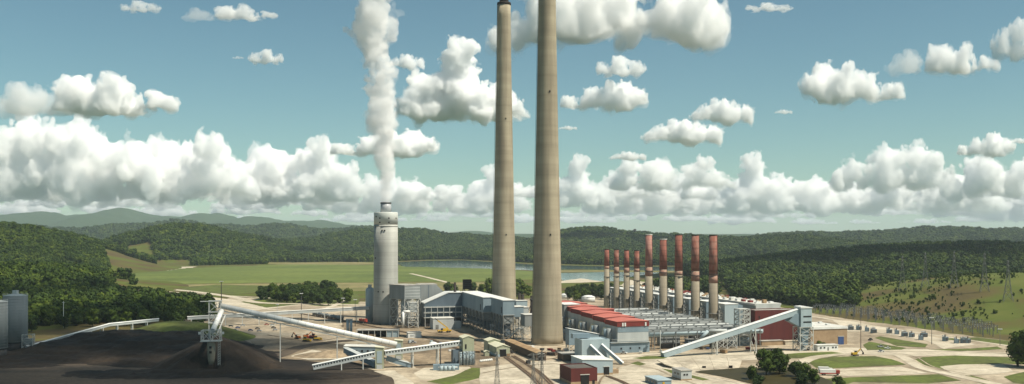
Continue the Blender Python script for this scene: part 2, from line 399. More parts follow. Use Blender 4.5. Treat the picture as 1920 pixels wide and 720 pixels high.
area('clearing_field', 'dry', [(190, 490), (285, 489), (300, 497), (190, 496)], 8)
area('far_bank', 'dry', [(470, 493), (640, 491), (730, 493), (700, 496), (520, 496)], 10)
area('river', 'water', [(735, 492), (800, 489), (870, 488), (1000, 496), (1110, 499), (1350, 501), (1420, 503), (1350, 509), (1200, 507), (1080, 505), (1000, 507), (900, 503), (760, 500)], 6)
area('lagoon', 'lagoon', [(1045, 512), (1140, 510), (1240, 511), (1300, 520), (1260, 528), (1120, 527), (1055, 526)], 3)
area('lagoon_shore', 'sand', [(1050, 527), (1090, 522), (1130, 528), (1090, 530), (1050, 531)], 3)
area('causeway', 'dry', [(1040, 507), (1130, 507), (1300, 508.5), (1300, 510.5), (1130, 509.3), (1040, 509.5)], 2)
area('pale_shore', 'sand', [(1190, 520), (1250, 516), (1262, 522), (1200, 540), (1150, 541)], 2)
area('hillside_field', 'dry', [], world=[(1020, 3050), (1180, 3050), (1200, 3180), (1000, 3180)]) if False else None
area('plant_yard', 'yard', [(430, 557), (520, 560), (700, 566), (1000, 560), (1200, 553), (1380, 560), (1530, 588), (1700, 612), (1830, 632), (2100, 660), (2300, 800), (-400, 800), (-120, 700), (40, 652), (300, 612), (380, 590)], 3)
area('rail_yard', 'sand', [(200, 541), (280, 545), (420, 560), (560, 572), (480, 582), (330, 572), (215, 556)], 2)
area('yard_verge', 'grass', [(320, 540), (405, 534), (520, 536), (505, 546), (440, 552), (330, 545)], 2)
area('roadside_grass', 'grass', [(452, 566), (500, 560), (560, 571), (500, 577)], 1)
area('island_grass', 'grass', [(470, 558), (560, 548), (670, 552), (675, 572), (600, 574), (520, 566)], 2)
area('dirt_shoulder', 'dirt', [(470, 640), (560, 632), (660, 650), (700, 668), (760, 690), (640, 690), (500, 680)], 2)
area('haul_ground', 'dirt', [(640, 600), (760, 604), (860, 620), (930, 655), (930, 700), (780, 690), (720, 650), (640, 625)], 3)
area('coal_ground', 'coalg', [(-500, 860), (-400, 700), (-60, 668), (60, 640), (330, 612), (430, 625), (520, 672), (600, 676), (700, 694), (735, 700), (770, 730), (800, 860)], 2)
area('dark_coal', 'coal', [(470, 668), (540, 676), (640, 676), (720, 688), (560, 694), (430, 690)], 2)
area('bare_mound', 'dirt', [(530, 672), (575, 655), (640, 664), (668, 674), (600, 679)], 1)
area('sand_patch', 'sand', [(545, 668), (585, 656), (640, 665), (650, 672), (580, 676)], 1)
area('haul_road', 'concrete', [(700, 696), (740, 695), (775, 718), (790, 740), (830, 860), (790, 860), (745, 730), (735, 708)], .4)
area('pump_pad', 'sand', [(776, 700), (795, 690), (880, 688), (895, 702), (860, 712), (790, 712)], .4)
area('yard_grass', 'grass', [(800, 716), (850, 705), (885, 690), (925, 692), (918, 704), (880, 714), (840, 722)], .8)
area('verge_grass', 'grass', [(940, 716), (965, 711), (985, 716), (975, 726), (930, 728)], .6)
area('apron', 'concrete', [(900, 690), (960, 682), (1040, 676), (1080, 690), (1160, 690), (1240, 668), (1330, 668), (1450, 667), (1590, 660), (1590, 664), (1400, 676), (1230, 676), (1330, 706), (1420, 724), (1500, 800), (900, 800)], .6)
area('paved_front', 'sand', [(1130, 668), (1240, 662), (1460, 658), (1590, 652), (1760, 656), (1900, 662), (1900, 668), (1720, 668), (1590, 664), (1300, 670), (1140, 676)], .5)
for i, pp in enumerate([
    [(1185, 672), (1212, 668), (1262, 667), (1245, 673), (1205, 674)], [(1182, 682), (1196, 678), (1212, 683), (1200, 686)],
    [(1240, 691), (1262, 695), (1330, 712), (1318, 714), (1258, 700)],
    [(1515, 680), (1540, 672), (1580, 669), (1640, 668), (1672, 674), (1699, 684), (1640, 687), (1560, 691), (1530, 690)],
    [(1500, 662), (1560, 660), (1600, 665), (1560, 670), (1440, 674), (1440, 667)],
    [(1708, 676), (1730, 670), (1790, 667), (1890, 670), (1930, 678), (1930, 684), (1880, 682), (1770, 686), (1770, 693), (1745, 688), (1725, 682)],
    [(1618, 647), (1630, 641), (1700, 653), (1690, 656), (1626, 657)], [(1640, 634), (1650, 631), (1740, 646), (1735, 652), (1682, 649)],
    [(1740, 656), (1820, 654), (1870, 650), (1880, 655), (1800, 659)],
    [(1540, 711), (1620, 707), (1760, 702), (1802, 714), (1740, 719), (1600, 717), (1560, 730), (1545, 725)],
    [(1785, 702), (1810, 701), (1872, 719), (1850, 722)], [(1882, 707), (1930, 695), (1990, 700), (1990, 730), (1900, 718)],
    [(1760, 636), (1830, 633), (1990, 650), (1990, 655), (1900, 650), (1820, 640)],
    [(1620, 735), (1750, 728), (1850, 735), (1800, 790), (1640, 790)]]):
    area('lawn', 'grass', pp, .5)
area('gravel_lot', 'sand', [(1762, 688), (1800, 684), (1880, 683), (1900, 697), (1870, 702), (1800, 705), (1772, 694)], .5)
area('rubble_lot', 'sand', [(1556, 694), (1620, 690), (1690, 688), (1740, 700), (1680, 704), (1590, 706), (1550, 702)], .8)
area('switchyard_gravel', 'sand', [(1560, 600), (1600, 603), (1720, 628), (1830, 646), (1770, 655), (1740, 640), (1640, 623), (1590, 622)], .8)
strip('service_road', 'sand', [(1500, 590), (1640, 612), (1760, 630), (1900, 650), (2000, 664)], 5)
strip('perimeter_road', 'sand', [(1500, 682), (1530, 670), (1600, 664), (1680, 665), (1730, 690), (1800, 706), (1900, 730), (1960, 760)], 9)
strip('bank_path', 'concrete', [(1235, 676), (1262, 688), (1320, 705), (1390, 720), (1470, 745)], 3)
strip('yard_road', 'sand', [(200, 541), (320, 543), (430, 556), (480, 567), (560, 570), (690, 572)], 14)
strip('access_road', 'sand', [(300, 546), (400, 553), (520, 560)], 7)
strip('gravel_track', 'sand', [(430, 572), (500, 580), (590, 583), (640, 566), (620, 560), (540, 563)], 7)
strip('hauling_track', 'dirt', [(700, 608), (780, 618), (860, 634), (930, 660), (985, 690), (1030, 730), (1060, 800)], 5)
strip('coal_track', 'coalg', [(440, 690), (520, 668), (560, 652), (600, 645), (640, 640), (700, 636)], 12)
strip('trodden_path', 'sand', [(770, 513), (800, 520), (840, 530)], 9)
for i, (pp, w_, m) in enumerate([
    ([(905, 700), (960, 690), (1040, 683), (1080, 692)], 1.2, 'dirt'), ([(1150, 682), (1220, 690), (1260, 705), (1330, 730)], 1.4, 'yard'), ([(1160, 672), (1260, 664), (1400, 660), (1560, 655)], 1.3, 'dirt'),
    ([(1560, 668), (1640, 664), (1700, 668), (1740, 690), (1820, 706)], 1.0, 'yard'), ([(1566, 666), (1650, 661), (1712, 668), (1752, 689), (1830, 705)], 1.0, 'yard'), ([(1600, 658), (1700, 660), (1800, 660), (1900, 664)], 1.5, 'yard'),
    ([(700, 640), (760, 648), (830, 650), (900, 662)], 1.6, 'yard'), ([(500, 628), (580, 640), (640, 634), (700, 640)], 2.0, 'dirt'), ([(1160, 690), (1130, 708), (1120, 730)], 1.4, 'dirt'), ([(990, 676), (1040, 672), (1060, 660)], 1.5, 'dirt'),
    ([(430, 606), (480, 612), (540, 610), (600, 618)], 1.6, 'yard'), ([(760, 636), (840, 640), (890, 650)], 1.8, 'sand'), ([(1560, 698), (1640, 695), (1720, 699)], 1.2, 'yard'), ([(1300, 664), (1380, 667), (1460, 663)], 1.0, 'tarmac')]):
    strip('wheel_ruts', m, pp, w_, excl=False)
# pond below the sloping concrete bank
area('pond', 'pond', [(1303, 698), (1330, 693), (1390, 690), (1450, 690), (1520, 700), (1560, 716), (1580, 760), (1470, 760), (1415, 721), (1350, 706)], .6)
bankv = [G(1228, 676, 2.2), G(1252, 671, 2.2), G(1312, 669.5, 2.2), G(1377, 668, 2.2), G(1393, 672, 1.8),
         G(1388, 690, .25), G(1348, 694, .25), G(1310, 697, .25), G(1296, 698, .25), G(1262, 684, 1.2)]
bk = MB()
c0 = G(1318, 683, 1.4)
bank = thing('concrete_bank', 'sloping pale concrete bank above the brown pond', 'embankment', (0, 0, 0))
def quadpanel(a, b, c, d):
    m_ = MB(); cen = (a + b + c + d) / 4
    q = [cen + (v - cen) * .985 for v in (a, b, c, d)]
    dn = Vector((0, 0, -.5)); return m_.add(q + [v + dn for v in q], [(0, 1, 2, 3), (7, 6, 5, 4), (0, 4, 5, 1), (1, 5, 6, 2), (2, 6, 7, 3), (3, 7, 4, 0)])
top = [G(x, y, 2.6) for x, y in ((1232, 675), (1262, 671), (1296, 670), (1330, 669), (1362, 668), (1392, 669))]
mid = [G(x, y, 2.2) for x, y in ((1247, 683), (1275, 681.5), (1305, 680.5), (1335, 680), (1366, 679.5), (1390, 679))]
low = [G(x, y, .1) for x, y in ((1282, 694), (1298, 697), (1316, 696.5), (1340, 695), (1366, 693), (1386, 691))]
for i in range(5):
    for u, v in ((top, mid), (mid, low)):
        quadpanel(v[i], v[i + 1], u[i + 1], u[i]).build('panel', 'concrete', bank)
for x, y in ((1320, 689), (1370, 688)):
    p = G(x, y, 1.2); MB().box(-1.1, 1.1, -.4, .3, -.7, .9).build('culvert_grate', 'dark', bank, loc=p)
# coal heaps and the grassed mound
def mound(name, m, x0, x1, y0, y1, step, fn, kind='structure'):
    xs = np.arange(x0, x1 + .1, step); ys = np.arange(y0, y1 + .1, step)
    X, Y = np.meshgrid(xs, ys); Z = fn(X, Y) - .6
    i = np.arange(X.size).reshape(X.shape)
    q = np.stack([i[:-1, :-1], i[:-1, 1:], i[1:, 1:], i[1:, :-1]], -1).reshape(-1, 4)
    zc = Z.ravel()[q].max(1); q = q[zc > -.55]
    me = fastmesh(name, np.stack([X, Y, Z], -1).reshape(-1, 3), q, m)
    me.polygons.foreach_set('use_smooth', np.ones(len(me.polygons), bool))
    return tag(link(name, me), kind=kind)
def bump(X, Y, cx, cy_, rx, ry, h, p=1.3): return h * np.clip(1 - ((X - cx) / rx) ** 2 - ((Y - cy_) / ry) ** 2, 0, 1) ** p
STK = Vector((-188, 606, 0))
def heap(X, Y):
    n = fbm2(X / 26, Y / 26, 41, 5)
    wx = X + 7 * fbm2(X / 30, Y / 30, 44, 3)
    z = np.maximum.reduce([bump(wx, Y, -292, 690, 76, 80, 13), bump(wx, Y, -255, 680, 80, 80, 12.5), bump(wx, Y, -222, 650, 70, 62, 9),
                           bump(wx, Y, -335, 640, 70, 60, 4), bump(wx, Y, -215, 570, 80, 28, 3.0), bump(wx, Y, -120, 560, 60, 20, 2.5)])
    a = np.arctan2(Y - STK.y, X - STK.x)
    r = np.hypot(X - STK.x, Y - STK.y) * (1 + .06 * np.sin(a * 7) + .05 * np.sin(a * 13 + 1))
    cone = np.clip(20.5 - r * .50, 0, 30)
    gouge = 10 * np.exp(-(((X - STK.x - 3) / 7) ** 2 + ((Y - STK.y + 24) / 13) ** 2))
    cone = np.clip(cone - gouge, 0, 30)
    terr = np.floor((z + n) / 2.6) * 2.6
    z = .65 * z + .35 * np.clip(terr, 0, 14) * (z > .5)
    fn_ = .35 * fbm2(X / 6, Y / 6, 46, 3) + .5 * np.abs(n2(X / 11 + .3 * n, Y / 4.5, 47))
    return np.maximum(z * (1 + .16 * n) + fn_ * (z > .6), cone * (1 + .06 * n) + .5 * fn_ * (cone > .5))
mound('coal_heap', 'coal', -430, -40, 520, 790, 1.7, heap)
mound('grass_mound', 'grass', -380, -190, 690, 850, 4, lambda X, Y: bump(X, Y, -268, 766, 62, 60, 15, 1.4) * (1 + .08 * fbm2(X / 20, Y / 20, 3, 3)))
mound('spoil_heap', 'dirt', -170, -70, 590, 660, 2.5, lambda X, Y: bump(X, Y, -128, 655, 26, 16, 4.2, 1.2) * (1 + .25 * fbm2(X / 9, Y / 9, 9, 3)))

# ------------------------------------------------------------------ tall stacks
def tall_stack(px, Y, label):
    t = thing('chimney', label, 'chimney', at(px, Y), 0, 'pair of tall concrete chimneys')
    prof = [(12.5, 0), (12.1, 6), (11.6, 18), (10.9, 45), (10.05, 84), (9.2, 125), (8.35, 168), (7.55, 212), (6.85, 250), (6.35, 290), (6.25, 301)]
    MB().lathe(prof, 56).build('shaft', 'conc', t, True)
    MB().lathe([(6.25, 301.02), (6.6, 301.1), (6.6, 303.0), (6.3, 303.4)], 48).build('cap_ring', 'soot', t, True)
    MB().lathe([(4.3, 303.42), (4.3, 306.5), (4.0, 306.6)], 40).build('flue', 'soot', t, True)
    MB().lathe([(12.75, 0), (12.75, .8), (12.45, .9)], 48).build('footing', 'conc', t, True)
    for z, r in ((84, 10.1), (193, 7.95)):      # aircraft lights and hatches
        for a in (-78, 100):
            p = Vector((math.cos(R(a)) * r, math.sin(R(a)) * r, z))
            MB().box(-.5, .5, -.35, .35, -.7, .7).build('hatch', 'dark', t, loc=p, rz=R(a + 90))
    lad = MB()
    for s in (-.35, .35): lad.bar((12.9, s, 2), (6.75, s, 300), .12)
    lad.build('ladder', 'steeld', t, rz=R(200))
    return t
tall_stack(945, 895, 'left of the two tall tapering concrete chimneys, its black rim in view')
tall_stack(1026, 727, 'nearer and thicker of the two tall concrete chimneys, running out of the top')
# scrubber stack
SP = at(723.5, 897)
t = thing('scrubber_chimney', 'squat pale concrete chimney giving off white steam', 'chimney', SP)
MB().lathe([(12.2, 0), (11.9, 10), (11.5, 40), (11.3, 70), (11.2, 93.5)], 56).build('shaft', 'conc_l', t, True)
MB().lathe([(11.25, 93.52), (11.25, 104.6), (11.0, 105.2)], 56).build('crown', 'conc_p', t, True)
MB().lathe([(11.45, 91.6), (11.45, 92.3)], 56).build('ring', 'conc_l', t, True)
MB().lathe([(5.1, 105.22), (5.0, 109.5), (5.0, 113.4)], 40).build('flue_liner', 'silver', t, True)
MB().lathe([(5.25, 113.42), (5.25, 114.5), (4.6, 114.6)], 40).build('rim', 'steeld', t, True)
for z, aa in ((99.5, (-112, -68, -25)), (95.5, (-112, -68)), (101, (-135,)), (30.5, (-120, -60, -95)), (62, (-140,)), (88, (-100, -88))):
    for a in aa:
        r = 11.42 if z < 93 else 11.22
        p = Vector((math.cos(R(a)) * r, math.sin(R(a)) * r, z))
        MB().box(-.6, .6, -.3, .3, -.6, .6).build('port', 'dark', t, loc=p, rz=R(a + 90))
t = thing('storage_silo', 'slim pale blue silo against the base of the squat chimney', 'silo', G(693.5, 603.5))
MB().lathe([(4.1, 0), (4.1, 31), (3.2, 32.6), (1.0, 33.6)], 28).build('shell', 'paleblue', t, True)
MB().box(-1.6, 1.6, -1.6, 1.6, 33.3, 36).build('head_house', 'ltgrey', t)
# nine small stacks
S5 = Vector((141, 974))
ORD = ['first', 'second', 'third', 'fourth', 'fifth', 'sixth', 'seventh', 'eighth', 'ninth']
for i in range(9):
    k = (-3.39, -2.545, -1.70, -.903, 0, 1, 2, 3, 4)[i]
    p = Vector((S5.x + 9.4 * k, S5.y - 33.7 * k, 0)); small = i < 4
    hgt = 67.6 if small else (84.4, 79.8, 84.4, 84.0, 84.0)[i - 4]
    r0, r1 = (3.6, 2.85) if small else (4.35, 3.5)
    zb = hgt * (.71 if small else (.60, .62, .585, .60, .57)[i - 4])
    rb = r0 + (r1 - r0) * zb / hgt
    t = thing('red_topped_chimney', ('shorter red-topped chimney, %s from the left in the row of nine' if small else 'taller red-banded chimney, %s from the left in the row of nine') % ORD[i], 'chimney', p, 0, 'row of nine red-topped chimneys')
    MB().lathe([(r0 + .25, 0), (r0, 3), (rb + .05, zb)], 28).build('shaft', 'conc_s', t, True)
    zf = zb - hgt * (.05 + .03 * (i * 5 % 3)); rf = r0 + (r1 - r0) * zf / hgt
    MB().lathe([(rf + .09, zf), (rb + .09, zb - .4)], 28).build('worn_band', 'wornband', t, True)
    MB().lathe([(rb + .06, zb + .02), (r1, hgt - .9)], 28).build('painted_top', ('redband', 'redold', 'redband', 'redold', 'pinkband', 'redband', 'redband', 'redold', 'redold')[i], t, True)
    MB().lathe([(r1 + .12, hgt - .88), (r1 + .12, hgt), (r1 - .4, hgt + .05)], 28).build('rim', 'soot' if i not in (4, 5) else 'roofw', t, True)
    MB().lathe([(r0 + 1.6, 14), (r0 + 1.6, 14.35)], 20).build('gallery', 'steel', t, True)
    zg = hgt * (.52 + .03 * (i % 3)); rg = r0 + (r1 - r0) * zg / hgt
    MB().lathe([(rg + .7, zg), (rg + .7, zg + .5)], 20).build('gallery', 'steeld', t, True)
    MB().bar((r0 * .8 + .3, -r0 * .6 - .3, 2), (r1 * .8 + .3, -r1 * .6 - .3, hgt - 1), .3).build('ladder', 'steeld', t)

# ------------------------------------------------------------------ generic building in the plant frame
def building(name, label, p, w, d, h, wall='bluegrey', roof='roofw', form='flat', rise=1.6, over=.35, doors=(), windows=(), z0=0, cat='building', rz=TH, group=None, base=None):
    t = thing(name, label, cat, (p.x, p.y, 0), rz, group)
    if form == 'gable':
        MB().prism([(0, z0), (w, z0), (w, h), (w / 2, h + rise), (0, h)], 0, d).build('wall', wall, t)
        for s in (0, 1):
            a, b = ((-over, h - over * rise / w * 2 + .06), (w / 2, h + rise + .06)) if s == 0 else ((w / 2, h + rise + .06), (w + over, h - over * rise / w * 2 + .06))
            MB().prism([a, b, (b[0], b[1] + .25), (a[0], a[1] + .25)], -over, d + over).build('roof', roof, t)
    elif form == 'shed':
        MB().prism([(0, z0), (w, z0), (w, h), (0, h + rise)], 0, d).build('wall', wall, t)
        MB().prism([(-over, h + rise + .08 + over * rise / w), (-over, h + rise + .35), (w + over, h + .35), (w + over, h + .06)], -over, d + over).build('roof', roof, t)
    elif form == 'parapet':
        MB().box(0, w, 0, d, z0, h - .8).build('wall', wall, t)
        MB().box(.4, w - .4, .4, d - .4, h - .79, h - .55).build('roof', roof, t)
        for a in ((0, w, 0, .38), (0, w, d - .38, d), (0, .38, .385, d - .385), (w - .38, w, .385, d - .385)):
            MB().box(*a, h - .79, h).build('parapet', wall, t)
    else:
        MB().box(0, w, 0, d, z0, h).build('wall', wall, t)
        MB().box(-over, w + over, -over, d + over, h + .01, h + .45).build('roof', roof, t)
    if base: MB().box(-.12, w + .12, -.12, d + .12, z0, z0 + base[0]).build('plinth', base[1], t)
    for kind, lst in (('door', doors), ('window', windows)):
        for f, u0, u1, a, b, m in lst:
            mb = MB()
            if f == 'F': mb.box(u0, u1, -.18, .1, a, b)
            elif f == 'L': mb.box(-.18, .1, u0, u1, a, b)
            elif f == 'R': mb.box(w - .1, w + .18, u0, u1, a, b)
            o = mb.build(kind, m, t)
            if kind == 'door' and (u1 - u0) > 2.5:
                fr = MB()
                if f == 'F': fr.box(u0 - .3, u1 + .3, -.3, .05, b, b + .35)
                elif f == 'L': fr.box(-.3, .05, u0 - .3, u1 + .3, b, b + .35)
                else: fr.box(w - .05, w + .3, u0 - .3, u1 + .3, b, b + .35)
                fr.build('frame', 'steelw', o)
    return t
def frame(t, x0, x1, y0, y1, z0, z1, nx=1, ny=1, nz=3, m='steel', w=.5, skip=()):
    """open steelwork: legs, floor beams and one lattice per bay"""
    xs = [x0 + (x1 - x0) * i / nx for i in range(nx + 1)]; ys = [y0 + (y1 - y0) * i / ny for i in range(ny + 1)]
    zs = [z0 + (z1 - z0) * i / nz for i in range(nz + 1)]
    pos = [(x, y) for i, x in enumerate(xs) for j, y in enumerate(ys) if i in (0, nx) or j in (0, ny)]
    for x, y in pos: MB().box(x - w / 2, x + w / 2, y - w / 2, y + w / 2, z0, z1).build('leg', m, t)
    def face(a, b):
        for k in range(nz):
            o = MB(); za, zb_ = zs[k], zs[k + 1]
            o.bar((*a, zb_ - .01), (*b, zb_ - .01), w * .7)
            o.bar((*a, za), (*b, zb_), w * .5); o.bar((*b, za), (*a, zb_), w * .5)
            o.build('brace', m, t)
    for i in range(nx):
        face((xs[i], y0), (xs[i + 1], y0))
        if 'B' not in skip: face((xs[i], y1), (xs[i + 1], y1))
    for j in range(ny):
        face((x0, ys[j]), (x0, ys[j + 1]))
        if 'R' not in skip: face((x1, ys[j]), (x1, ys[j + 1]))

# ------------------------------------------------------------------ boiler house with red roofs
p = G(1158, 662); w = wid(p, 1216); sec = 25.5
for i in range(6):
    q = LOC(p, 0, i * sec)
    t = thing('boiler_house', ['nearest red-roofed boiler house with a pale grey end wall', 'second red-roofed boiler house from the front of the row', 'third red-roofed boiler house from the front of the row',
              'fourth red-roofed boiler house from the front of the row', 'fifth red-roofed boiler house, next to last of the row', 'farthest red-roofed boiler house, beside the tall chimney'][i], 'building', q, TH, 'row of red-roofed boiler houses')
    dz = .75 * i
    MB().box(0, w, 0, sec - .3, 7.6, 18.6 + dz).build('wall', 'ltgrey', t)
    MB().box(-5.5, w + .5, -.6 if i == 0 else .0, sec - .3, 0, 7.58).build('plinth', 'bluegrey', t)
    MB().box(-.4, w + .4, -.4, sec - 1.9, 18.62 + dz, 22.2 + dz).build('fascia', 'redfas', t)
    MB().prism([(-.7, 22.22 + dz), (w + .7, 22.22 + dz), (w * .5, 23.3 + dz)], -.7, sec - 1.6).build('roof', 'redroof', t)
    for x in (3.2, 5.0, w - 3.0): MB().box(x, x + 1.1, -.75, -.42, 18.9 + dz, 21.4 + dz).build('louvre', 'white', t)
    if i == 0:
        MB().box(.0, w, -.12, -.02, 14.6, 18.4).build('upper_band', 'bluegrey', t)
        for z in (7.7, 8.9): MB().bar((-5, -.9, z + .9), (w + .4, -.9, z + .9), .15).build('handrail', 'steelw', t)
        MB().box(-5.5, w + .5, -1.6, -.62, 7.3, 7.56).build('walkway', 'steelw', t)
        for x in (2, 9, 16): MB().box(x, x + 1.1, -.78, -.55, 2.6, 3.8).build('window', 'dark', t)
    # side plant: hopper, duct and tan casing on the left of each unit
    MB().cyl((-4, 6, 7.6), (-4, 6, 17), 1.9, n=14).build('side_vessel', 'grey', t, True)
    MB().cyl((-4, 13, 7.6), (-4, 13, 16), 1.5, n=14).build('side_vessel', 'bluegrey', t, True)
    MB().prism([(-3.6, 11), (-.05, 9), (-.05, 16.5), (-2.2, 16.5)], 16, 23).build('side_hopper', 'oliver', t)
    MB().box(-9.5, -5.6, 3, 20, 4.5, 5.0).build('side_platform', 'steel', t)
    for y in (4, 11, 19): MB().box(-9.3, -8.9, y - .2, y + .2, 0, 4.5).build('platform_leg', 'steel', t)
# vent house on the boiler roofs
vp = LOC(p, w + 3, 88)
t = thing('vent_house', 'small dark red vent house behind the red roofs', 'building', vp, TH)
MB().box(0, 6, 0, 6, 0, 23.5).build('wall', 'redfas', t); MB().box(-.3, 6.3, -.3, 6.3, 23.52, 24.1).build('roof', 'redroof', t)
MB().bar((6.2, 1, 23), (10, 1, 15), 1.2).build('chute', 'white', t)
# precipitator hall next to the tall chimney
q = G(1056, 632); q = at(1058, 775)
t = building('precipitator', 'grey box with white roof on steel legs right of the near tall chimney', q, 13.5, 22, 26.5, 'grey', 'white', z0=16)
frame(t, .4, 13.1, .4, 21.6, 0, 16, 1, 2, 2, 'steel', .5)
q = at(1067, 672)
t = building('duct_house', 'long grey duct house with sloping white roof behind the pale blue works', q, 22.5, 8, 12.6, 'bluegrey', 'white', 'shed', 4.5, z0=5.5)
frame(t, .4, 22, .3, 7.7, 0, 5.5, 3, 1, 1, 'steelw', .5)
for x in (7.5, 15): MB().box(x, x + .35, -.12, .05, 5.6, 13).build('rib', 'bluedark', t)

# ------------------------------------------------------------------ duct rack between boiler house and small stacks
d0 = LOC(p, w + 4, 8)
for i in range(13):
    q = LOC(d0, 0, i * 17.5)
    L = 92 + (i % 3) * 3
    t = thing('flue_duct', 'long pale %s duct on steel legs, %s of the thirteen from the front' % ('round' if i % 3 == 0 else 'square', ['first', 'second', 'third', 'fourth', 'fifth', 'sixth', 'seventh', 'eighth', 'ninth', 'tenth', 'eleventh', 'twelfth', 'last'][i]), 'duct', q, TH, 'parallel ducts between boilers and small chimneys')
    if i % 3 == 0: MB().cyl((0, 0, 11.5), (L, 0, 11.5), 1.7, n=14).build('pipe', 'paleblue' if i == 0 else 'ltgrey', t, True)
    else: MB().box(0, L, -1.5, 1.5, 10, 12.6).build('pipe', 'grey' if i % 2 else 'ltgrey', t)
    for s in (-2.6, 2.6): MB().box(0, L, s - .25, s + .25, 13.2, 13.5).build('rail_beam', 'grey', t)
    for k in range(1, 9): MB().box(k * L / 9 - .25, k * L / 9 + .25, -2.4, 2.4, 12.7, 13.2).build('tie', 'grey', t)
    for k in range(6):
        x = 3 + k * (L - 6) / 5
        for s in (-2.2, 2.2): MB().box(x - .25, x + .25, s - .25, s + .25, 0, 13.19).build('leg', 'steel', t)
area('rack_floor', 'dirt', [], .5, world=[tuple(LOC(d0, x, y).xy) for x, y in ((-2, -3), (96, -3), (99, 60), (100, 330), (-2, 330))])  # darker ground sheet: the shade under the ducts put into the colour
for x, y, ww, dd, hh, m in [(12, 3, 14, 5, 4, 'steeld'), (34, 6, 10, 6, 6, 'bluedark'), (52, 2, 12, 5, 5, 'brown'), (70, 5, 14, 6, 7, 'bluegrey'), (20, 24, 16, 6, 7, 'grey'), (48, 28, 18, 6, 8, 'steeld'), (76, 26, 12, 6, 8, 'bluedark')]:
    t = thing('fan_house', 'low %s fan house under the duct rack, %s' % ({'steeld': 'dark', 'bluedark': 'slate', 'brown': 'brown', 'bluegrey': 'blue grey', 'grey': 'grey'}[m], 'in its front row' if y < 10 else 'in its second row'), 'building', LOC(d0, x, y), TH, 'fan houses under the duct rack')
    MB().box(0, ww, 0, dd, 0, hh).build('casing', m, t); MB().box(-.2, ww + .2, -.2, dd + .2, hh + .01, hh + .3).build('roof', 'steel', t); MB().cyl((ww * .7, dd / 2, hh + .3), (ww * .7, dd / 2, hh + 2.2), .8, n=10).build('stub', 'steel', t, True)
# clutter under the front of the rack
for i, (px, py, c, ww, hh, m, lab) in enumerate([(1246, 655, 'shed', 6, 4.5, 'redp', 'small red shed under the duct rack'), (1262, 652, 'tank', 5, 3.2, 'steelw', 'low white plant box under the duct rack'), (1300, 650, 'tank', 5, 4.2, 'steeld', 'dark plant box under the duct rack near the conveyor')]):
    q = G(px, py); t = thing('plant_shed', lab, c, q, TH)
    MB().box(0, ww, 0, 4, 0, hh).build('wall', m, t); MB().box(-.3, ww + .3, -.3, 4.3, hh + .01, hh + .3).build('roof', 'steel', t)
    MB().box(ww * .4, ww * .7, -.1, .05, 0, 2.2).build('door', 'dark', t)

# ------------------------------------------------------------------ powerhouse, reactor boxes, maroon hall
hp = at(1416, 836)
t = thing('powerhouse', 'very long grey powerhouse with vented roof behind the small chimneys', 'building', hp, TH)
MB().box(0, 25, 0, 300, 0, 21.4).build('wall', 'grey', t)
MB().box(-.6, 25.6, -.6, 300.6, 21.42, 23).build('roof', 'roofw', t)
MB().box(.2, 24.8, -.75, -.62, 14.5, 22.9).build('end_panel', 'ltgrey', t)
rnd = random.Random(4)
for r_ in range(3):
    for k in range(26):
        y = 4 + k * 11.3 + rnd.uniform(-1, 1); x = 3 + r_ * 7.5
        m = rnd.choice(['white', 'white', 'roofw', 'rust', 'redfas'])
        MB().box(x, x + rnd.uniform(2, 3.6), y, y + rnd.uniform(2, 5), 23.01, 23.9 + rnd.uniform(0, 1.3)).build('roof_vent', m, t)
for i in range(9):
    q = at(1359, 833); q = LOC(q, 0, i * 35.0 - (i > 4) * (i - 4) * 5.3)
    t = thing('reactor_box', 'blue grey reactor box on steelwork, %s from the front behind the small chimneys' % ORD[i], 'building', q, TH, 'row of reactor boxes')
    MB().box(0, 13, 0, 20, 3.0, 22.5).build('casing', 'paleblue' if i == 0 else 'bluegrey', t)
    MB().box(13.02, 18.5, 1.5, 18, 3.0, 21.5).build('side_casing', 'bluegrey', t)
    MB().box(-.3, 13.3, -.3, 20.3, 22.52, 23.0).build('roof', 'white', t)
    MB().bar((-.5, 2, 13), (-3.0, 5, 21), .7).build('vent_pipe', 'steelw', t)
    MB().box(.3, 18, .4, 17.8, 0, 2.98).build('plinth', 'steel', t)
    frame(t, -4.5, -.6, 2, 16, 0, 17, 1, 1, 4, 'steelw', .35, ('B', 'R'))
    MB().box(-4.7, -.4, 1.8, 16.2, 17.01, 17.3).build('deck', 'steel', t)
mp_ = G(1416, 647); mw = wid(mp_, 1502)
t = building('maroon_hall', 'big maroon clad hall behind the inclined conveyor', mp_, mw, 15, 26.4, 'maroon', 'roofg', 'parapet')
MB().box(3, 4, -.12, .05, 20, 22).build('louvre', 'dark', t)
MB().box(-3.5, -.02, 4, 14, 0, 19).build('annexe', 'maroon', t)
q = LOC(mp_, 2, -6); t = building('low_wall_shed', 'low tan flat shed against the maroon hall', q, 18, 4.5, 3.4, 'tan', 'roofg')
q = LOC(mp_, 22, -6.5); t = building('block_shed', 'low sandy block store between maroon hall and conveyor tower', q, 10, 4, 2.8, 'sand', 'sand')
q = G(1387, 650)
t = thing('lattice_tower', 'white lattice steel tower left of the maroon hall', 'tower', q, TH)
frame(t, 0, 8.5, 0, 8, 0, 28, 1, 1, 7, 'steelw', .6)
for z in (8, 16, 24, 28): MB().box(.4, 8.1, .4, 7.6, z + .02, z + .25).build('deck', 'steelw', t)
MB().cyl((4, 4, 0), (4, 4, 6), 2.6, n=16).build('vessel', 'paleblue', t, True)
q = G(1345, 655)
t = thing('pipe_bridge', 'white braced pipe bridge under the inclined conveyor', 'frame', q, TH)
frame(t, 0, 16, 0, 6, 0, 12, 2, 1, 2, 'steelw', .5)
MB().cyl((-6, 3, 13.3), (9, 3, 13.3), 1.2, n=12).build('pipe', 'ltgrey', t, True)
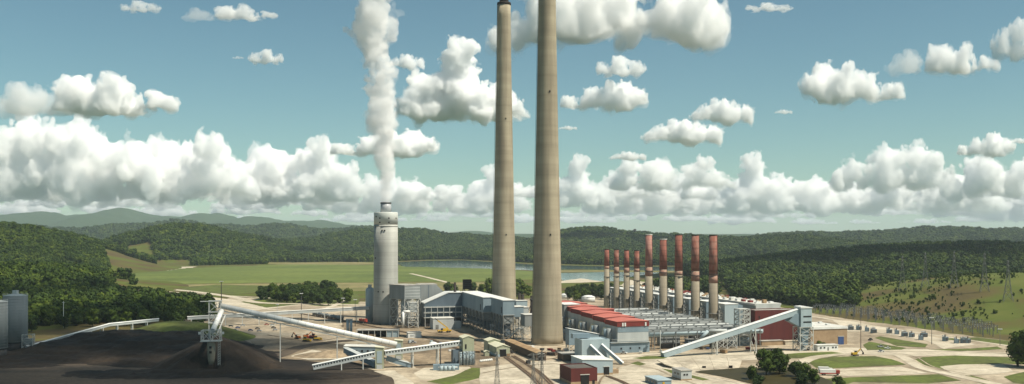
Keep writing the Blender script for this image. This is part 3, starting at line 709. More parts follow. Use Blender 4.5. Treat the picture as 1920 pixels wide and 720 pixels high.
MB().cyl((-6, 3, 13.3), (-12, 3, 8), 1.2, n=12).build('pipe_end', 'paleblue', t, True)

# ------------------------------------------------------------------ inclined conveyors
def gallery(name, label, a, b, w, h, side, roof, windows=0, bents=(), group=None, bent_m='steelw', cat='conveyor', tube=False, wmat='dark', belt=True):
    a, b = Vector(a), Vector(b); d = b - a; L = d.length; fl = Vector((d.x, d.y, 0)).length
    ang = math.atan2(d.y, d.x); pit = math.atan2(d.z, fl)
    t = thing(name, label, cat, (a.x, a.y, 0), ang, group)
    def P(s, y, z):                            # along, across, above the floor line
        return Vector((s * math.cos(pit) - z * math.sin(pit), y, a.z + s * math.sin(pit) + z * math.cos(pit)))
    def obox(s0, s1, y0, y1, z0, z1):
        return MB().add([P(s0, y0, z0), P(s1, y0, z0), P(s1, y1, z0), P(s0, y1, z0), P(s0, y0, z1), P(s1, y0, z1), P(s1, y1, z1), P(s0, y1, z1)],
                        [(3, 2, 1, 0), (4, 5, 6, 7), (0, 1, 5, 4), (1, 2, 6, 5), (2, 3, 7, 6), (3, 0, 4, 7)])
    if tube:
        MB().cyl(P(0, 0, h / 2), P(L, 0, h / 2), h / 2, n=18).build('cover_tube', roof, t, True)
        n = int(L / 5)
        for k in range(n + 1):
            s = k * L / n; MB().cyl(P(s - .12, 0, h / 2), P(s + .12, 0, h / 2), h / 2 + .08, n=18).build('hoop', side, t, True)
        obox(0, L, -w * .75, -w * .55, -1.6, -1.3).build('chord', bent_m, t); obox(0, L, w * .55, w * .75, -1.6, -1.3).build('chord', bent_m, t)
        for k in range(n):
            s = k * L / n; e = (k + 1) * L / n
            MB().bar(P(s, -w * .65, -1.45), P((s + e) / 2, -w * .65, .1), .14).bar(P((s + e) / 2, -w * .65, .1), P(e, -w * .65, -1.45), .14).build('brace', bent_m, t)
    else:
        obox(0, L, -w / 2, w / 2, 0, h).build('gallery', side, t)
        q0, q1 = -w / 2 - .3, w / 2 + .3
        MB().add([P(-.3, q0, h + .02), P(L + .3, q0, h + .02), P(L + .3, q1, h + .02), P(-.3, q1, h + .02), P(-.3, 0, h + .55), P(L + .3, 0, h + .55)],
                 [(0, 3, 2, 1), (0, 1, 5, 4), (3, 4, 5, 2), (0, 4, 3), (1, 2, 5)]).build('roof', roof, t)
    for k in range(windows):
        s = (k + .5) * L / windows
        for sg in ((-1,) if not tube else (-1,)):
            if tube: 
                m_ = obox(s - .35, s + .35, -h / 2 - .14, -h / 2 + .4, h * .5, h * .5 + .7)
            else: m_ = obox(s - .45, s + .45, -w / 2 - .08, -w / 2 + .04, h * .5, h * .5 + .95)
            m_.build('window', wmat, t)
    for s in bents:
        c = P(s * L, 0, 0); zz = c.z - (1.6 if tube else 0)
        if zz < 1.5: continue
        for yy in (-w / 2 - .2, w / 2 + .2): MB().bar((c.x, yy * 1.35, 0), (c.x, yy, zz), .55).build('leg', bent_m, t)
        o = MB(); o.bar((c.x, -w / 2, zz - .3), (c.x, w / 2, zz - .3), .45)
        n = max(1, int(zz / 6))
        for k in range(n):
            o2 = MB(); o2.bar((c.x, -w / 2 - .2, zz * k / n), (c.x, w / 2 + .2, zz * (k + 1) / n), .25)
            o2.bar((c.x, w / 2 + .2, zz * k / n), (c.x, -w / 2 - .2, zz * (k + 1) / n), .25).build('brace', bent_m, t)
        o.build('cap_beam', bent_m, t)
    return t
ct = G(1508, 658)
lo_ = G(1243, 669.5); hi_ = LOC(ct, -1, 2); hi_.z = 27.5; lo_.z = -.4
gallery('inclined_conveyor', 'long white-roofed inclined conveyor rising to the tower by the maroon hall', lo_, hi_, 5.0, 3.6, 'paleblue', 'white', 0, (.36, .64), None, 'steelw')
t = thing('conveyor_tower', 'pale blue head house tower at the top of the white inclined conveyor', 'tower', LOC(ct, -4, -2), TH)
MB().box(0, 9, 0, 8, 17.5, 31).build('head_house', 'paleblue', t)
MB().prism([(-.4, 31.02), (9.4, 31.02), (9.4, 31.5), (4.5, 32.4), (-.4, 32.2)], -.4, 8.4).build('roof', 'white', t)
MB().prism([(2.5, 4), (6.5, 4), (8, 17.48), (1, 17.48)], 1.5, 6.5).build('chute', 'bluegrey', t)
MB().prism([(-9, 22), (-.02, 17.6), (-.02, 27), (-4, 27)], 1, 7).build('transfer_hood', 'bluegrey', t)
for z in (20.5, 24.5): MB().box(2, 8.4, -.12, .05, z, z + 1.0).build('window', 'dark', t)
frame(t, -1, 9.6, -.6, 8.6, 0, 17.4, 1, 1, 3, 'steelw', .5)
MB().cyl((4, 4, 0), (4, 4, 4), 2.8, .8, n=14).build('cone_hopper', 'ltgrey', t, True)
tb = Vector((226.3, 716, 0))
t = building('tan_building', 'tan brick building with flat pale roof right of the conveyor tower', tb, 31.5, 38, 13.4, 'tan', 'roofw', doors=[('F', 23.5, 28.5, 0, 6.2, 'bluep')])
MB().box(-.45, 32, -.45, -.36, 12.2, 13.85).build('cornice', 'white', t)
for x, y in ((6, 8), (14, 20), (22, 12), (26, 28)): MB().box(x, x + 2.5, y, y + 2.5, 13.9, 14.9).build('roof_vent', 'white', t)
t = building('site_trailer', 'long white site trailer in front of the tan building', G(1533, 658.5), 17, 5, 4.0, 'white', 'roofw', doors=[('F', 8.2, 9.3, .3, 2.6, 'steel')], windows=[('F', x, x + 1.3, 1.8, 2.9, 'glass') for x in (2, 5, 12, 14.5)])

# ------------------------------------------------------------------ works in front of the tall chimney
b3 = at(1091, 612)
t = building('crusher_house', 'pale blue crusher house with two white chutes in front', b3, wid(b3, 1143), 14, 16, 'paleblue', 'paleblue', 'parapet')
MB().box(-3, 9, 9, 13, 16.02, 19).build('penthouse', 'bluegrey', t)
b4 = G(1092, 705); w4 = wid(b4, 1149)
t = building('thaw_shed', 'pale blue shed with low white roof and dark doorway', b4, w4, 20, 8.6, 'paleblue', 'white', 'shed', .9, doors=[('F', w4 * .70, w4 * .88, 0, 4.9, 'dark')], base=(1.3, 'tan'))
MB().box(w4 + .02, w4 + 5, 3, 9, 0, 2.6).build('annexe', 'tan', t)
MB().box(-6, -.02, 9, 16, 0, 5).build('lean_to', 'grey', t)
gallery('white_chute', 'shorter white chute from the crusher house to the shed roof', LOC(b3, 16, -6.5, -.2), LOC(b3, 5.0, .3, 11.2), 2.6, 1.8, 'bluegrey', 'white')
gallery('white_chute', 'longer white chute from the crusher house down to the ground', LOC(b3, 24.5, -7, -.2), LOC(b3, 12.8, .3, 11.2), 2.8, 2.0, 'bluegrey', 'white')
b5 = at(1071, 527); w5 = wid(b5, 1120)
t = building('maroon_shed', 'maroon metal shed with sunken dark roof at the bottom edge', b5, w5, 20, 9.4, 'maroon', 'tarmac', 'parapet', doors=[('F', w5 * .36, w5 * .68, 0, 5.6, 'dark'), ('F', w5 * .80, w5 * .90, 0, 2.5, 'dark')], base=(1.9, 'tan'))
for k in range(6): MB().box(-.14, -.02, 0, 20, 2.6 + k, 2.75 + k).build('siding_rib', 'maroon', t)
t = building('flat_store', 'low dark grey flat-roofed store behind the pale blue shed', G(1056, 678), 11, 12, 4.6, 'brown', 'roofg')
b7 = at(1233, 524); w7 = wid(b7, 1259)
t = building('gate_office', 'low blue grey flat cabin at the bottom edge by the pond path', b7, w7, 17, 3.0, 'bluegrey', 'paleblue', windows=[('L', y, y + 2.2, 1.2, 2.3, 'glass') for y in (2, 6, 10, 13.5)], doors=[('F', 3, 4.2, 0, 2.2, 'yellow')])
b8 = G(1277, 714); w8 = wid(b8, 1297)
t = building('switch_house', 'two-storey grey block with two small dark windows above the pond path', b8, w8, 12, 5.6, 'ltgrey', 'roofg', windows=[('F', 1.6, 2.6, 3, 3.9, 'dark'), ('F', 3.3, 4.3, 3, 3.9, 'dark'), ('L', 3, 5, 3, 4, 'glass'), ('L', 7, 9, 3, 4, 'glass')], base=(.9, 'tan'))
# tan tunnel shed and olive sheds
s1 = G(1006, 677); 
t = building('track_shed', 'long low shed with rusty tan roof and dark open end', s1, wid(s1, 1024), 80, 5.2, 'brown', 'rust', 'gable', .8, .4, doors=[('F', .7, 5.4, 0, 4.6, 'dark')])
o1 = G(931, 669.5); wo = wid(o1, 956)
t = building('olive_shed', 'olive gabled shed with dark doorway and raised rear roof', o1, wo, 22, 6.6, 'olive', 'oliver', 'gable', 1.5, doors=[('F', wo * .25, wo * .72, 0, 5.2, 'dark')], base=(1.8, 'paleblue'))
q = LOC(o1, -.4, 22.4)
t = building('olive_annexe', 'taller olive gabled annexe behind the olive shed', q, wo - .5, 12, 8.4, 'olive', 'oliver', 'gable', 1.4)
t = building('olive_hut', 'tiny olive hut left of the olive shed', G(909, 668), 3.2, 3.6, 3.0, 'olive', 'oliver', 'gable', .6)
o2 = G(868, 685); w2 = wid(o2, 889)
t = building('transfer_house', 'tall olive transfer house where the two belt galleries meet', o2, w2, 11, 17.4, 'olive', 'oliver', 'gable', 1.2, windows=[('F', 1.4, 2.4, 10.5, 13.5, 'dark')], z0=9)
MB().box(.5, w2 - .5, .5, 10, 0, 8.98).build('lower_casing', 'bluegrey', t)
for x in (-1.8, .6, 2.6, 4.6, 6.4): MB().cyl((x, -1.4, 0), (x, -1.4, 8.5 + (x % 2)), .8, n=12).build('dust_vessel', 'paleblue', t, True)
frame(t, -2.8, w2, -2.6, 0, 0, 9, 2, 1, 2, 'steel', .3, ('B',))
MB().box(-6, -.1, 2, 8, 0, 9.5).build('side_casing', 'bluedark', t)
# pump station with fenced pad
t = thing('pump_station', 'fenced pad of grey pumps and pipes below the transfer house', 'pump station', G(812, 697), R(4))
MB().box(0, 16, 5, 9, 0, 3.6).build('pump_house', 'bluegrey', t)
for x in (5, 7.5, 10, 12.5): MB().cyl((x, 2, 0), (x, 2, 3.2), 1.0, n=12).build('tank', 'paleblue', t, True)
MB().cyl((3, 3.4, 2.2), (15, 3.4, 2.2), .35, n=8).build('pipe', 'white', t, True)
for x in (6, 9, 12): MB().cyl((x, 2, 3.2), (x, 3.4, 2.3), .25, n=8).build('pipe_elbow', 'white', t, True)

# ------------------------------------------------------------------ scrubber works
c = at(758.5, 862)
t = thing('inlet_hood', 'grey boxed inlet hood on braced legs beside the squat chimney', 'building', c, R(44))
MB().box(0, 18.5, 0, 23, 25, 37.4).build('casing', 'grey', t)
MB().box(-.3, 18.8, -.3, 23.3, 37.42, 38.0).build('roof', 'roofg', t)
for k in range(4): MB().box(.5, 18, -.16, -.02, 27 + k * 2.7, 27.4 + k * 2.7).build('rib', 'ltgrey', t)
for k in range(7): MB().bar((k * 3, -.2, 38), (k * 3, -.2, 39.1), .15).build('rail_post', 'steelw', t)
frame(t, .3, 18.2, .3, 22.5, 0, 25, 2, 2, 3, 'steelw', .55)
MB().cyl((9, 10, 0), (9, 10, 24.9), 4.5, n=20).build('downcomer', 'ltgrey', t, True)
c = at(787, 884)
t = thing('absorber_hall', 'grey absorber hall with sloping right end behind the inlet hood', 'building', c, TH)
MB().prism([(0, 22), (26, 22), (26, 27), (16, 37), (0, 37)], 0, 22).build('casing', 'grey', t)
for x in (.6, 8): MB().box(x, x + .6, -.15, -.02, 22.2, 36.8).build('rib', 'bluedark', t)
MB().box(0, 17, 0, 22, 37.02, 37.5).build('roof', 'roofg', t)
frame(t, .5, 25, .5, 21, 0, 22, 3, 1, 3, 'steel', .6)
MB().cyl((6, 10, 0), (6, 10, 21.9), 5, n=20).build('vessel', 'grey', t, True)
MB().cyl((18, 10, 0), (18, 10, 21.9), 5, n=20).build('vessel', 'bluegrey', t, True)
c = at(796, 862)
t = thing('gypsum_house', 'slate clad house with a white-edged roof rising to the right', 'building', c, TH)
W = wid(c, 868)
MB().prism([(0, 8), (W, 8), (W, 30.5), (W * .62, 30.5), (0, 21.2)], 0, 16).build('wall', 'bluedark', t)
MB().prism([(-.6, 21.1), (W * .62, 30.6), (W * .62, 31.5), (-.6, 22.0)], -.5, 16.5).build('roof', 'white', t)
MB().box(W * .62 + .02, W + .3, -.5, 16.5, 30.6, 31.3).build('roof', 'white', t)
MB().box(-.2, W + .2, .2, 15.8, 0, 7.98).build('plinth', 'steeld', t)
for z in (12.5, 17.5, 8.2): MB().box(-1, W * .96, -2.2, -.1, z, z + .5).build('walkway', 'steelw', t)
for z in (13.6, 18.6): MB().bar((-1, -2.1, z), (W * .96, -2.1, z), .15).build('handrail', 'steelw', t)
for k in range(7): MB().box(k * W / 6.3, k * W / 6.3 + .45, -2.2, -1.8, 0, 18.5).build('leg', 'steelw', t)
c = G(812, 618)
t = building('compressor_house', 'light grey flat compressor house beside the yellow crane', c, wid(c, 851), 14, 9.6, 'ltgrey', 'roofw', doors=[('F', 2.5, 5, 0, 4, 'steel')])
MB().box(wid(c, 851) + .05, wid(c, 851) + 7, 2, 9, 0, 6.5).build('annexe', 'ltgrey', t)
t = thing('stair_tower', 'grey platform tower with white pipe between hood and slate house', 'tower', at(766, 850), TH)
frame(t, 0, 9, 0, 7, 0, 24, 1, 1, 5, 'steelw', .4)
MB().box(1, 8, 1, 6, 14, 23).build('casing', 'ltgrey', t)
for z in (5, 10, 14): MB().box(.3, 8.7, .3, 6.7, z, z + .2).build('deck', 'steel', t)
MB().cyl((-5, -1, 0), (-5, -1, 15), 1.1, n=12).build('riser_pipe', 'white', t, True); MB().cyl((-5, -1, 15), (1, -1, 15), 1.1, n=12).build('cross_pipe', 'white', t, True)
# lean black vents on the works roof
t = thing('black_vent', 'thin black pipe stack between slate house and long grey hall', 'chimney', at(853, 872)); MB().cyl((0, 0, 0), (0, 0, 40), 1.1, n=14).build('pipe', 'soot', t, True); MB().cyl((0, 0, 30), (0, 0, 31.5), 1.6, n=14).build('collar', 'steeld', t, True)
t = thing('black_louvre_house', 'black louvred box standing above the grey roofs', 'vent', at(870, 905), TH); MB().box(0, 7.5, 0, 6, 32, 41).build('casing', 'soot', t); frame(t, .2, 7.3, .2, 5.8, 0, 32, 1, 1, 4, 'steeld', .5)
for k in range(4): MB().box(-.2, 7.7, -.25, -.05, 33 + k * 2, 33.5 + k * 2).build('slat', 'steeld', t)
# long grey halls on stilts
def stilt(label, p, w, d, zb, zt_, ny):
    t = thing('stilt_hall', label, 'building', p, TH)
    MB().box(0, w, 0, d, zb, zt_).build('casing', 'bluegrey', t)
    MB().box(-.4, w + .4, -.4, d + .4, zt_ + .02, zt_ + .5).build('roof', 'white', t)
    MB().box(-.14, -.02, d * .1, d * .1 + 1.6, zb + 1.5, zb + 6.5).build('louvre', 'dark', t)
    MB().box(-.1, w + .1, -.12, -.02, zb, zb + .5).build('sill_band', 'ltgrey', t)
    frame(t, .4, w - .4, .4, d - .4, 0, zb, 1, ny, 3, 'steel', .55)
    for k in range(ny): 
        y = (k + .5) * d / ny; MB().box(w * .3, w * .7, y - 2.5, y + 2.5, 3, zb - 2).build('duct', 'bluedark', t)
        MB().prism([(1.5, zb - 7), (w - 1.5, zb - 7), (w - .8, zb - .02), (.8, zb - .02)], y - 4, y + 4).build('hopper', 'grey', t)
    return t
k1 = G(943, 637)
t = stilt('nearer blue grey hall on braced stilts left of the tall chimney', k1, 9.5, 38, 19.4, 31.2, 4)
k2 = at(906, 795)
t = stilt('farther blue grey hall on stilts running back to the slate house', k2, 16, 88, 18.5, 31.0, 7)
for k in range(7): MB().box(-5, -.2, k * 12 + 2, k * 12 + 9, 9, 9.4).build('side_deck', 'steel', t)
t = thing('access_stair', 'white stair frame at the foot of the nearer stilt hall', 'stairs', G(947, 640), TH)
MB().bar((0, -2, .3), (9, -2, 9.5), 1.4, .3).build('flight', 'steelw', t); frame(t, 9, 14, -3, 1, 0, 9.5, 1, 1, 2, 'steelw', .3); MB().box(8.6, 14.4, -3.4, 1.4, 9.52, 9.8).build('landing', 'steelw', t)
# plant between the halls and the near chimney
for i, (px, Y, ww, dd, zb, ztt, m, lab) in enumerate([
    (962, 770, 9, 12, 17, 25, 'bluegrey', 'small blue grey filter box right of the nearer stilt hall'),
    (974, 790, 8, 14, 13, 23, 'ltgrey', 'pale filter box in the gap between stilt hall and near chimney'),
    (984, 752, 9, 12, 11, 20, 'grey', 'grey duct box tucked against the near tall chimney'),
    (968, 812, 10, 12, 21, 27, 'paleblue', 'pale blue fan box behind the filter boxes')]):
    t = building('filter_box', lab, at(px, Y), ww, dd, ztt, m, 'roofw', z0=zb)
    frame(t, .3, ww - .3, .3, dd - .3, 0, zb, 1, 1, 2, 'steelw', .4)
for i, px in enumerate((974, 980, 997)):
    t = thing('fan_stub', ['left one of three dark stubs by the chimney foot', 'middle one of three dark stubs by the chimney foot', 'right one of three dark stubs by the chimney foot'][i], 'vent', at(px, 822)); MB().cyl((0, 0, 0), (0, 0, 33 - i), 1.3, n=12).build('pipe', 'soot', t, True); MB().cyl((0, 0, 27), (0, 0, 28), 1.7, n=12).build('collar', 'steeld', t, True)
q = at(986, 860); t = thing('boom_crane', 'dark lattice boom leaning behind the near tall chimney', 'crane', q)
for s in (-1, 1):
    MB().bar((s * 1.2, 0, 6), (16 + s * .4, 6, 48), .45).build('boom_chord', 'steeld', t)
lt = MB()
for k in range(12):
    a, b = k / 12, (k + 1) / 12
    lt.bar((-1.2 + 16.8 * a, 6 * a, 6 + 42 * a), (1.2 + 15.2 * b, 6 * b, 6 + 42 * b), .25)
lt.build('boom_lattice', 'steeld', t); MB().box(-2.5, 2.5, -3, 3, 1.4, 5.8).build('cab', 'orange', t)
for s in (-2.2, 2.2): MB().box(s - .7, s + .7, -3.5, 3.5, 0, 1.38).build('track', 'rubber', t)
for i, (px, py, r_, h_) in enumerate(((1103, 566, 8.5, 6.5), (1060, 560, 7, 5))):
    t = thing('storage_tank', ('large white storage tank behind the red roofs', 'white storage tank between the tall chimney and the wood')[i], 'tank', G(px, py)); MB().lathe([(r_, 0), (r_, h_), (r_ * .5, h_ + 1.6), (.6, h_ + 2)], 36).build('shell', 'white', t, True); MB().lathe([(r_ + .2, h_ - .3), (r_ + .2, h_)], 36).build('rim', 'steel', t, True)

# ------------------------------------------------------------------ coal handling
T2, T1 = G(748, 674), G(712, 692)
stk = Vector((-192, 612, 0))
a = Vector((T2.x - 2, T2.y, 8.6)); b = Vector((stk.x + 2, stk.y, 36.6))
gallery('tube_conveyor', 'long white tubular conveyor climbing left to the stacking tower', a, b, 3.0, 3.4, 'ltgrey', 'white', 24, (.34, .66), None, 'steelw', tube=True)
for i, (tp, hgt, lab) in enumerate(((T2, 12.4, 'olive and grey transfer tower at the low end of the tubular conveyor'), (T1, 13.0, 'olive and grey transfer tower between the two belt galleries'))):
    t = building('transfer_tower', lab, Vector((tp.x - 2.8, tp.y, 0)), 5.2, 5.5, hgt, 'olive', 'oliver', 'shed', .6, rz=R(4), windows=[('F', 1.0, 4.2, hgt * .28, hgt * .86, 'paleblue')])
    MB().box(.8, 4.4, -.3, -.05, 0, hgt * .2).build('base_panel', 'ltgrey', t)
t = thing('stacking_tower', 'white lattice stacking tower over the dark coal cone', 'tower', stk, R(14))
frame(t, -3.6, 3.6, -3.6, 3.6, 14, 41, 1, 1, 4, 'steelw', .55)
for z in (27, 34, 41): MB().box(-4.2, 4.2, -4.2, 4.2, z + .02, z + .3).build('deck', 'steelw', t)
MB().bar((-9, -3.6, 41.2), (4, -3.6, 41.2), .5).build('jib', 'steelw', t)
bo = gallery('boom_conveyor', 'short white boom conveyor pointing at the viewer over the coal cone', (stk.x + 5.5, stk.y - 4, 33.5), (stk.x + 7.6, stk.y - 29, 23.2), 3.2, 3.2, 'ltgrey', 'white', 0, (), None, tube=True)
t = thing('discharge_frame', 'white steel discharge frame with lamps at the tip of the boom', 'frame', (stk.x + 7.4, stk.y - 31, 5.9), R(6))
frame(t, -5.5, 5.5, -3, 3, 13.2, 19.5, 2, 1, 1, 'steelw', .45)
MB().box(-6, 6, -3.6, 3.6, 12.7, 13.18).build('deck', 'steelw', t)
for s in (-7, 7): MB().box(s - .6, s + .6, -1, 0, 17, 18.4).build('lamp', 'white', t); MB().bar((s * .8, 0, 17.6), (s, -.4, 17.6), .2).build('lamp_arm', 'steelw', t)
MB().lathe([(1.5, -1.5), (2.2, 2), (2.6, 8), (2.6, 12.68)], 16).build('lowering_chute', 'conc_s', t, True)
for z in (8.5, 5.5): MB().box(-.7, .7, -2.95, -2.3, z, z + 1.4).build('chute_port', 'dark', t)
for s in (0, 1): MB().bar((4.2 + s * 1.2, -1, -2), (4.2 + s * 1.2, -1, 12.7), .25).build('ladder_rail', 'steelw', t)
for k in range(10): MB().bar((4.2, -1, -1.5 + k * 1.45), (5.4, -1, -.4 + k * 1.45), .18).build('ladder_brace', 'steelw', t)
g0 = G(588, 693, .6); g1 = Vector((T1.x - 3, T1.y + 1, 7.8))
gallery('belt_gallery', 'left white belt gallery rising from the coal pit to the transfer tower', g0, g1, 3.2, 2.9, 'ltgrey', 'white', 22, (.45, .8))
g0 = Vector((T1.x + 3, T1.y + 2, 8.2)); g1 = LOC(o2, -.3, 4, 12.4)
gallery('belt_gallery', 'right white belt gallery rising to the tall olive transfer house', g0, g1, 3.2, 2.9, 'ltgrey', 'white', 26, (.35, .68))
gallery('reclaim_gallery', 'slate sided gallery sloping under the tubular conveyor', G(648, 661, 5.5), Vector((T1.x - 3, T1.y + 5, .6)), 3.4, 3.4, 'bluegrey', 'ltgrey', 0, ())
gallery('reclaim_gallery', 'slate sided gallery sloping down right of the transfer tower', Vector((T1.x + 3, T1.y + 6, 4.6)), G(772, 690, -.5), 3.0, 2.6, 'bluegrey', 'ltgrey', 0, ())
a = at(352, 868, 6.0); b = at(692, 905, 12.5)
gallery('back_gallery', 'long level pale gallery on bents behind the car park', a, b, 3.4, 2.7, 'ltgrey', 'roofw', 0, tuple(i / 11 + .02 for i in range(11)))
pts = [G(50, 654, 3.0), at(205, 745, 12.0), at(297, 775, 13.2)]
gallery('pipe_conveyor', 'pale pipe conveyor climbing along the coal heap from the silos', pts[0], pts[1], 2.2, 1.9, 'ltgrey', 'white', 0, (.75, .9))
gallery('pipe_conveyor', 'level end of the pale pipe conveyor on posts above the coal heap', pts[1], pts[2], 2.2, 1.9, 'ltgrey', 'white', 0, (.15, .45, .75))
# silos
for i, (px, py, r_, h_, lab) in enumerate(((29, 660, 8.0, 40.2, 'larger view grey ribbed silo at the left edge, right of the pair'), (-9, 674, 7.6, 38.6, 'grey ribbed silo cut by the left edge'))):
    t = thing('silo', lab.replace('larger view ', ''), 'silo', G(px, py), 0, 'pair of grey silos')
    MB().lathe([(r_, 7.5), (r_, h_)], 40).build('shell', 'grey', t, True)
    for k in range(16): MB().lathe([(r_ + .02, 8 + k * 2), (r_ + .12, 8.1 + k * 2), (r_ + .02, 8.25 + k * 2)], 40, False).build('hoop', 'grey', t, True)
    MB().lathe([(r_ + .1, h_ + .01), (r_ + .1, h_ + .4), (r_ * .2, h_ + 1.6)], 40).build('roof', 'ltgrey', t, True)
    MB().lathe([(r_ * .93, 0), (r_ * .93, 7.48)], 24).build('skirt', 'steeld', t, True)
    for k in range(16):
        a_ = k * math.pi / 8; MB().bar((math.cos(a_) * r_, math.sin(a_) * r_, h_ + .4), (math.cos(a_) * r_, math.sin(a_) * r_, h_ + 1.7), .12).build('rail_post', 'steelw', t)
    MB().lathe([(r_, h_ + 1.65), (r_ + .1, h_ + 1.7), (r_, h_ + 1.78)], 40, False).build('handrail', 'steelw', t)
    MB().box(-1.5, 1.5, -1.5, 1.5, h_ + 1.2, h_ + 4).build('head_box', 'ltgrey', t)
t = thing('loading_frame', 'pale loading steelwork at the foot of the grey silos', 'frame', G(41, 662), R(10)); frame(t, 0, 7, 0, 5, 0, 13, 1, 1, 3, 'steelw', .35); MB().box(.5, 6.5, .5, 4.5, 6, 10).build('cabin', 'grey', t)
# workshops
c = G(668, 633); W = wid(c, 747)
t = thing('canopy_shed', 'long open canopy shed with grey flat roof in the coal yard', 'shed', c, R(3))
MB().box(0, W, 0, 12, 5.6, 6.1).build('roof', 'roofg', t)
MB().box(.2, W - .2, 8, 11.8, 0, 5.58).build('back_wall', 'steeld', t)
MB().box(.2, W * .45, 1, 7.9, 0, 2.6).build('low_wall', 'tan', t); MB().box(W * .72, W - .2, .6, 7.9, 0, 5.58).build('bay', 'paleblue', t)
for k in range(8): MB().box(k * (W - .6) / 7 + .1, k * (W - .6) / 7 + .5, .1, .5, 0, 5.58).build('post', 'steelw', t)
c = G(765, 634); t = building('white_store', 'small white flat-roofed store right of the canopy shed', c, 11, 7, 4.2, 'white', 'roofw', windows=[('F', 2, 5, 1.6, 2.8, 'ltgrey')])
c = G(645, 664); W = wid(c, 712)
t = building('coal_workshop', 'low grey workshop with pale roof behind the tubular conveyor', c, W, 12, 4.6, 'bluegrey', 'roofw', 'shed', .8, rz=R(3), windows=[('F', x, x + 1.3, 1.5, 2.8, 'dark') for x in (8, 12, 16, 20)])
t = thing('water_tank', 'white domed tank behind the right belt gallery', 'tank', G(812, 652)); MB().lathe([(3.4, 0), (3.4, 2.4), (2.6, 3.8), (.8, 4.4)], 24).build('shell', 'white', t, True); MB().box(-.6, .6, -3.7, -3.3, 0, 1.8).build('hatch', 'steel', t)
t = thing('blue_silo', 'pair-legged narrow pale blue silo beside the canopy shed', 'silo', G(655, 625)); 
for s in (-1.4, 1.4): MB().cyl((s, 0, 0), (s, 0, 11.5), 1.2, n=14).build('column', 'paleblue', t, True)
MB().box(-2.8, 2.8, -1.4, 1.4, 11.52, 12.3).build('cap', 'ltgrey', t)

# ------------------------------------------------------------------ switchyard, pylons, poles
def pylon_proto(h, w, arm, name, m='steel'):
    t = thing(name, 'x', 'pylon')
    lv = [0, .25, .45, .62, .75, .86, 1]; wd = [w, w * .62, w * .42, w * .30, w * .24, w * .20, w * .12]
    for sx, sy in ((-1, -1), (1, -1), (1, 1), (-1, 1)):
        o = MB()
        for k in range(6): o.bar((sx * wd[k] / 2, sy * wd[k] / 2, lv[k] * h), (sx * wd[k + 1] / 2, sy * wd[k + 1] / 2, lv[k + 1] * h), .28)
        o.build('leg', m, t)
    for k in range(6):
        o = MB(); c0 = [(sx * wd[k] / 2, sy * wd[k] / 2, lv[k] * h) for sx, sy in ((-1, -1), (1, -1), (1, 1), (-1, 1))]
        c1 = [(sx * wd[k + 1] / 2, sy * wd[k + 1] / 2, lv[k + 1] * h) for sx, sy in ((-1, -1), (1, -1), (1, 1), (-1, 1))]
        for q in range(4):
            r_ = (q + 1) % 4; o.bar(c0[q], c1[r_], .2).bar(c0[r_], c1[q], .2).bar(c1[q], c1[r_], .2)
        o.build('lattice', m, t)
    for z in ((.74, .86, .97) if arm else ()):
        o = MB(); o.bar((-arm, 0, z * h), (arm, 0, z * h), .3).bar((-arm, 0, z * h), (0, 0, z * h + 2), .2).bar((arm, 0, z * h), (0, 0, z * h + 2), .2); o.build('cross_arm', m, t)
        for s in (-1, 1): MB().cyl((s * arm * .97, 0, z * h - 2.2), (s * arm * .97, 0, z * h), .16, n=6).build('insulator', 'steeld', t)
    return t
PY = pylon_proto(40, 9, 8, 'pylon')
PYL = []
for px, Y, lab in ((1692, 1090, 'left pylon of three before the wooded hill'), (1735, 1070, 'middle pylon of three before the wooded hill'), (1789, 1030, 'right pylon of three on the scrubby slope'),
                   (1846, 985, 'pylon low on the scrubby slope near the right edge'), (1890, 930, 'pylon nearest the right edge of the photo')):
    q = at(px, Y); q.z = float(H(q.x, q.y)) - .3
    PYL.append(place(PY, USED, q, R(70), lab, 'lattice pylons on the right'))
# overhead wires
def wire(a, b, sag):
    o = MB(); a, b = Vector(a), Vector(b); n = 10; pr = a
    for k in range(1, n + 1):
        u = k / n; c = a.lerp(b, u); c.z -= sag * 4 * u * (1 - u); o.bar(pr, c, .07); pr = c
    return o
def ends(q, z, s):
    c, sn = math.cos(R(70)), math.sin(R(70)); return Vector((q.x + s * 7.7 * c, q.y + s * 7.7 * sn, q.z + z))
for i, (u, v) in enumerate(((0, 3), (1, 4))):
    A_, B_ = PYL[u].location, PYL[v].location
    t = thing('power_line', ('wires from the left pylon down to the pylon low on the slope', 'wires from the middle pylon to the pylon near the right edge')[i], 'wires', (0, 0, 0))
    for z in (27.4, 32.2, 36.6):
        for s in (-1, 1): wire(ends(A_, z, s), ends(B_, z, s), 5).build('wire', 'steeld', t)
GT = thing('switch_gantry', 'x', 'gantry')                         # substation gantry: two posts, beam, insulators
for s in (-5, 5):
    o = MB()
    for d in (-.5, .5): o.bar((s + d, 0, 0), (s + d * .4, 0, 11.5), .2)
    for k in range(7): o.bar((s + (-1) ** k * .42, 0, k * 1.6), (s - (-1) ** k * .40, 0, (k + 1) * 1.6), .12)
    o.build('post', 'galv', GT)
o = MB()
for d in (0, .9): o.bar((-5.4, 0, 10.4 + d), (5.4, 0, 10.4 + d), .2)
for k in range(8): o.bar((-5.2 + k * 1.3, 0, 10.4 + .9 * (k % 2)), (-3.9 + k * 1.3, 0, 10.4 + .9 * ((k + 1) % 2)), .12)
o.build('beam', 'galv', GT)
for x in (-3, 0, 3): MB().cyl((x, 0, 8.8), (x, 0, 10.3), .2, n=6).build('insulator', 'ltgrey', GT)
a0 = G(1532, 588); n_g = 0
RN = ['front', 'second', 'third', 'fourth', 'rear']
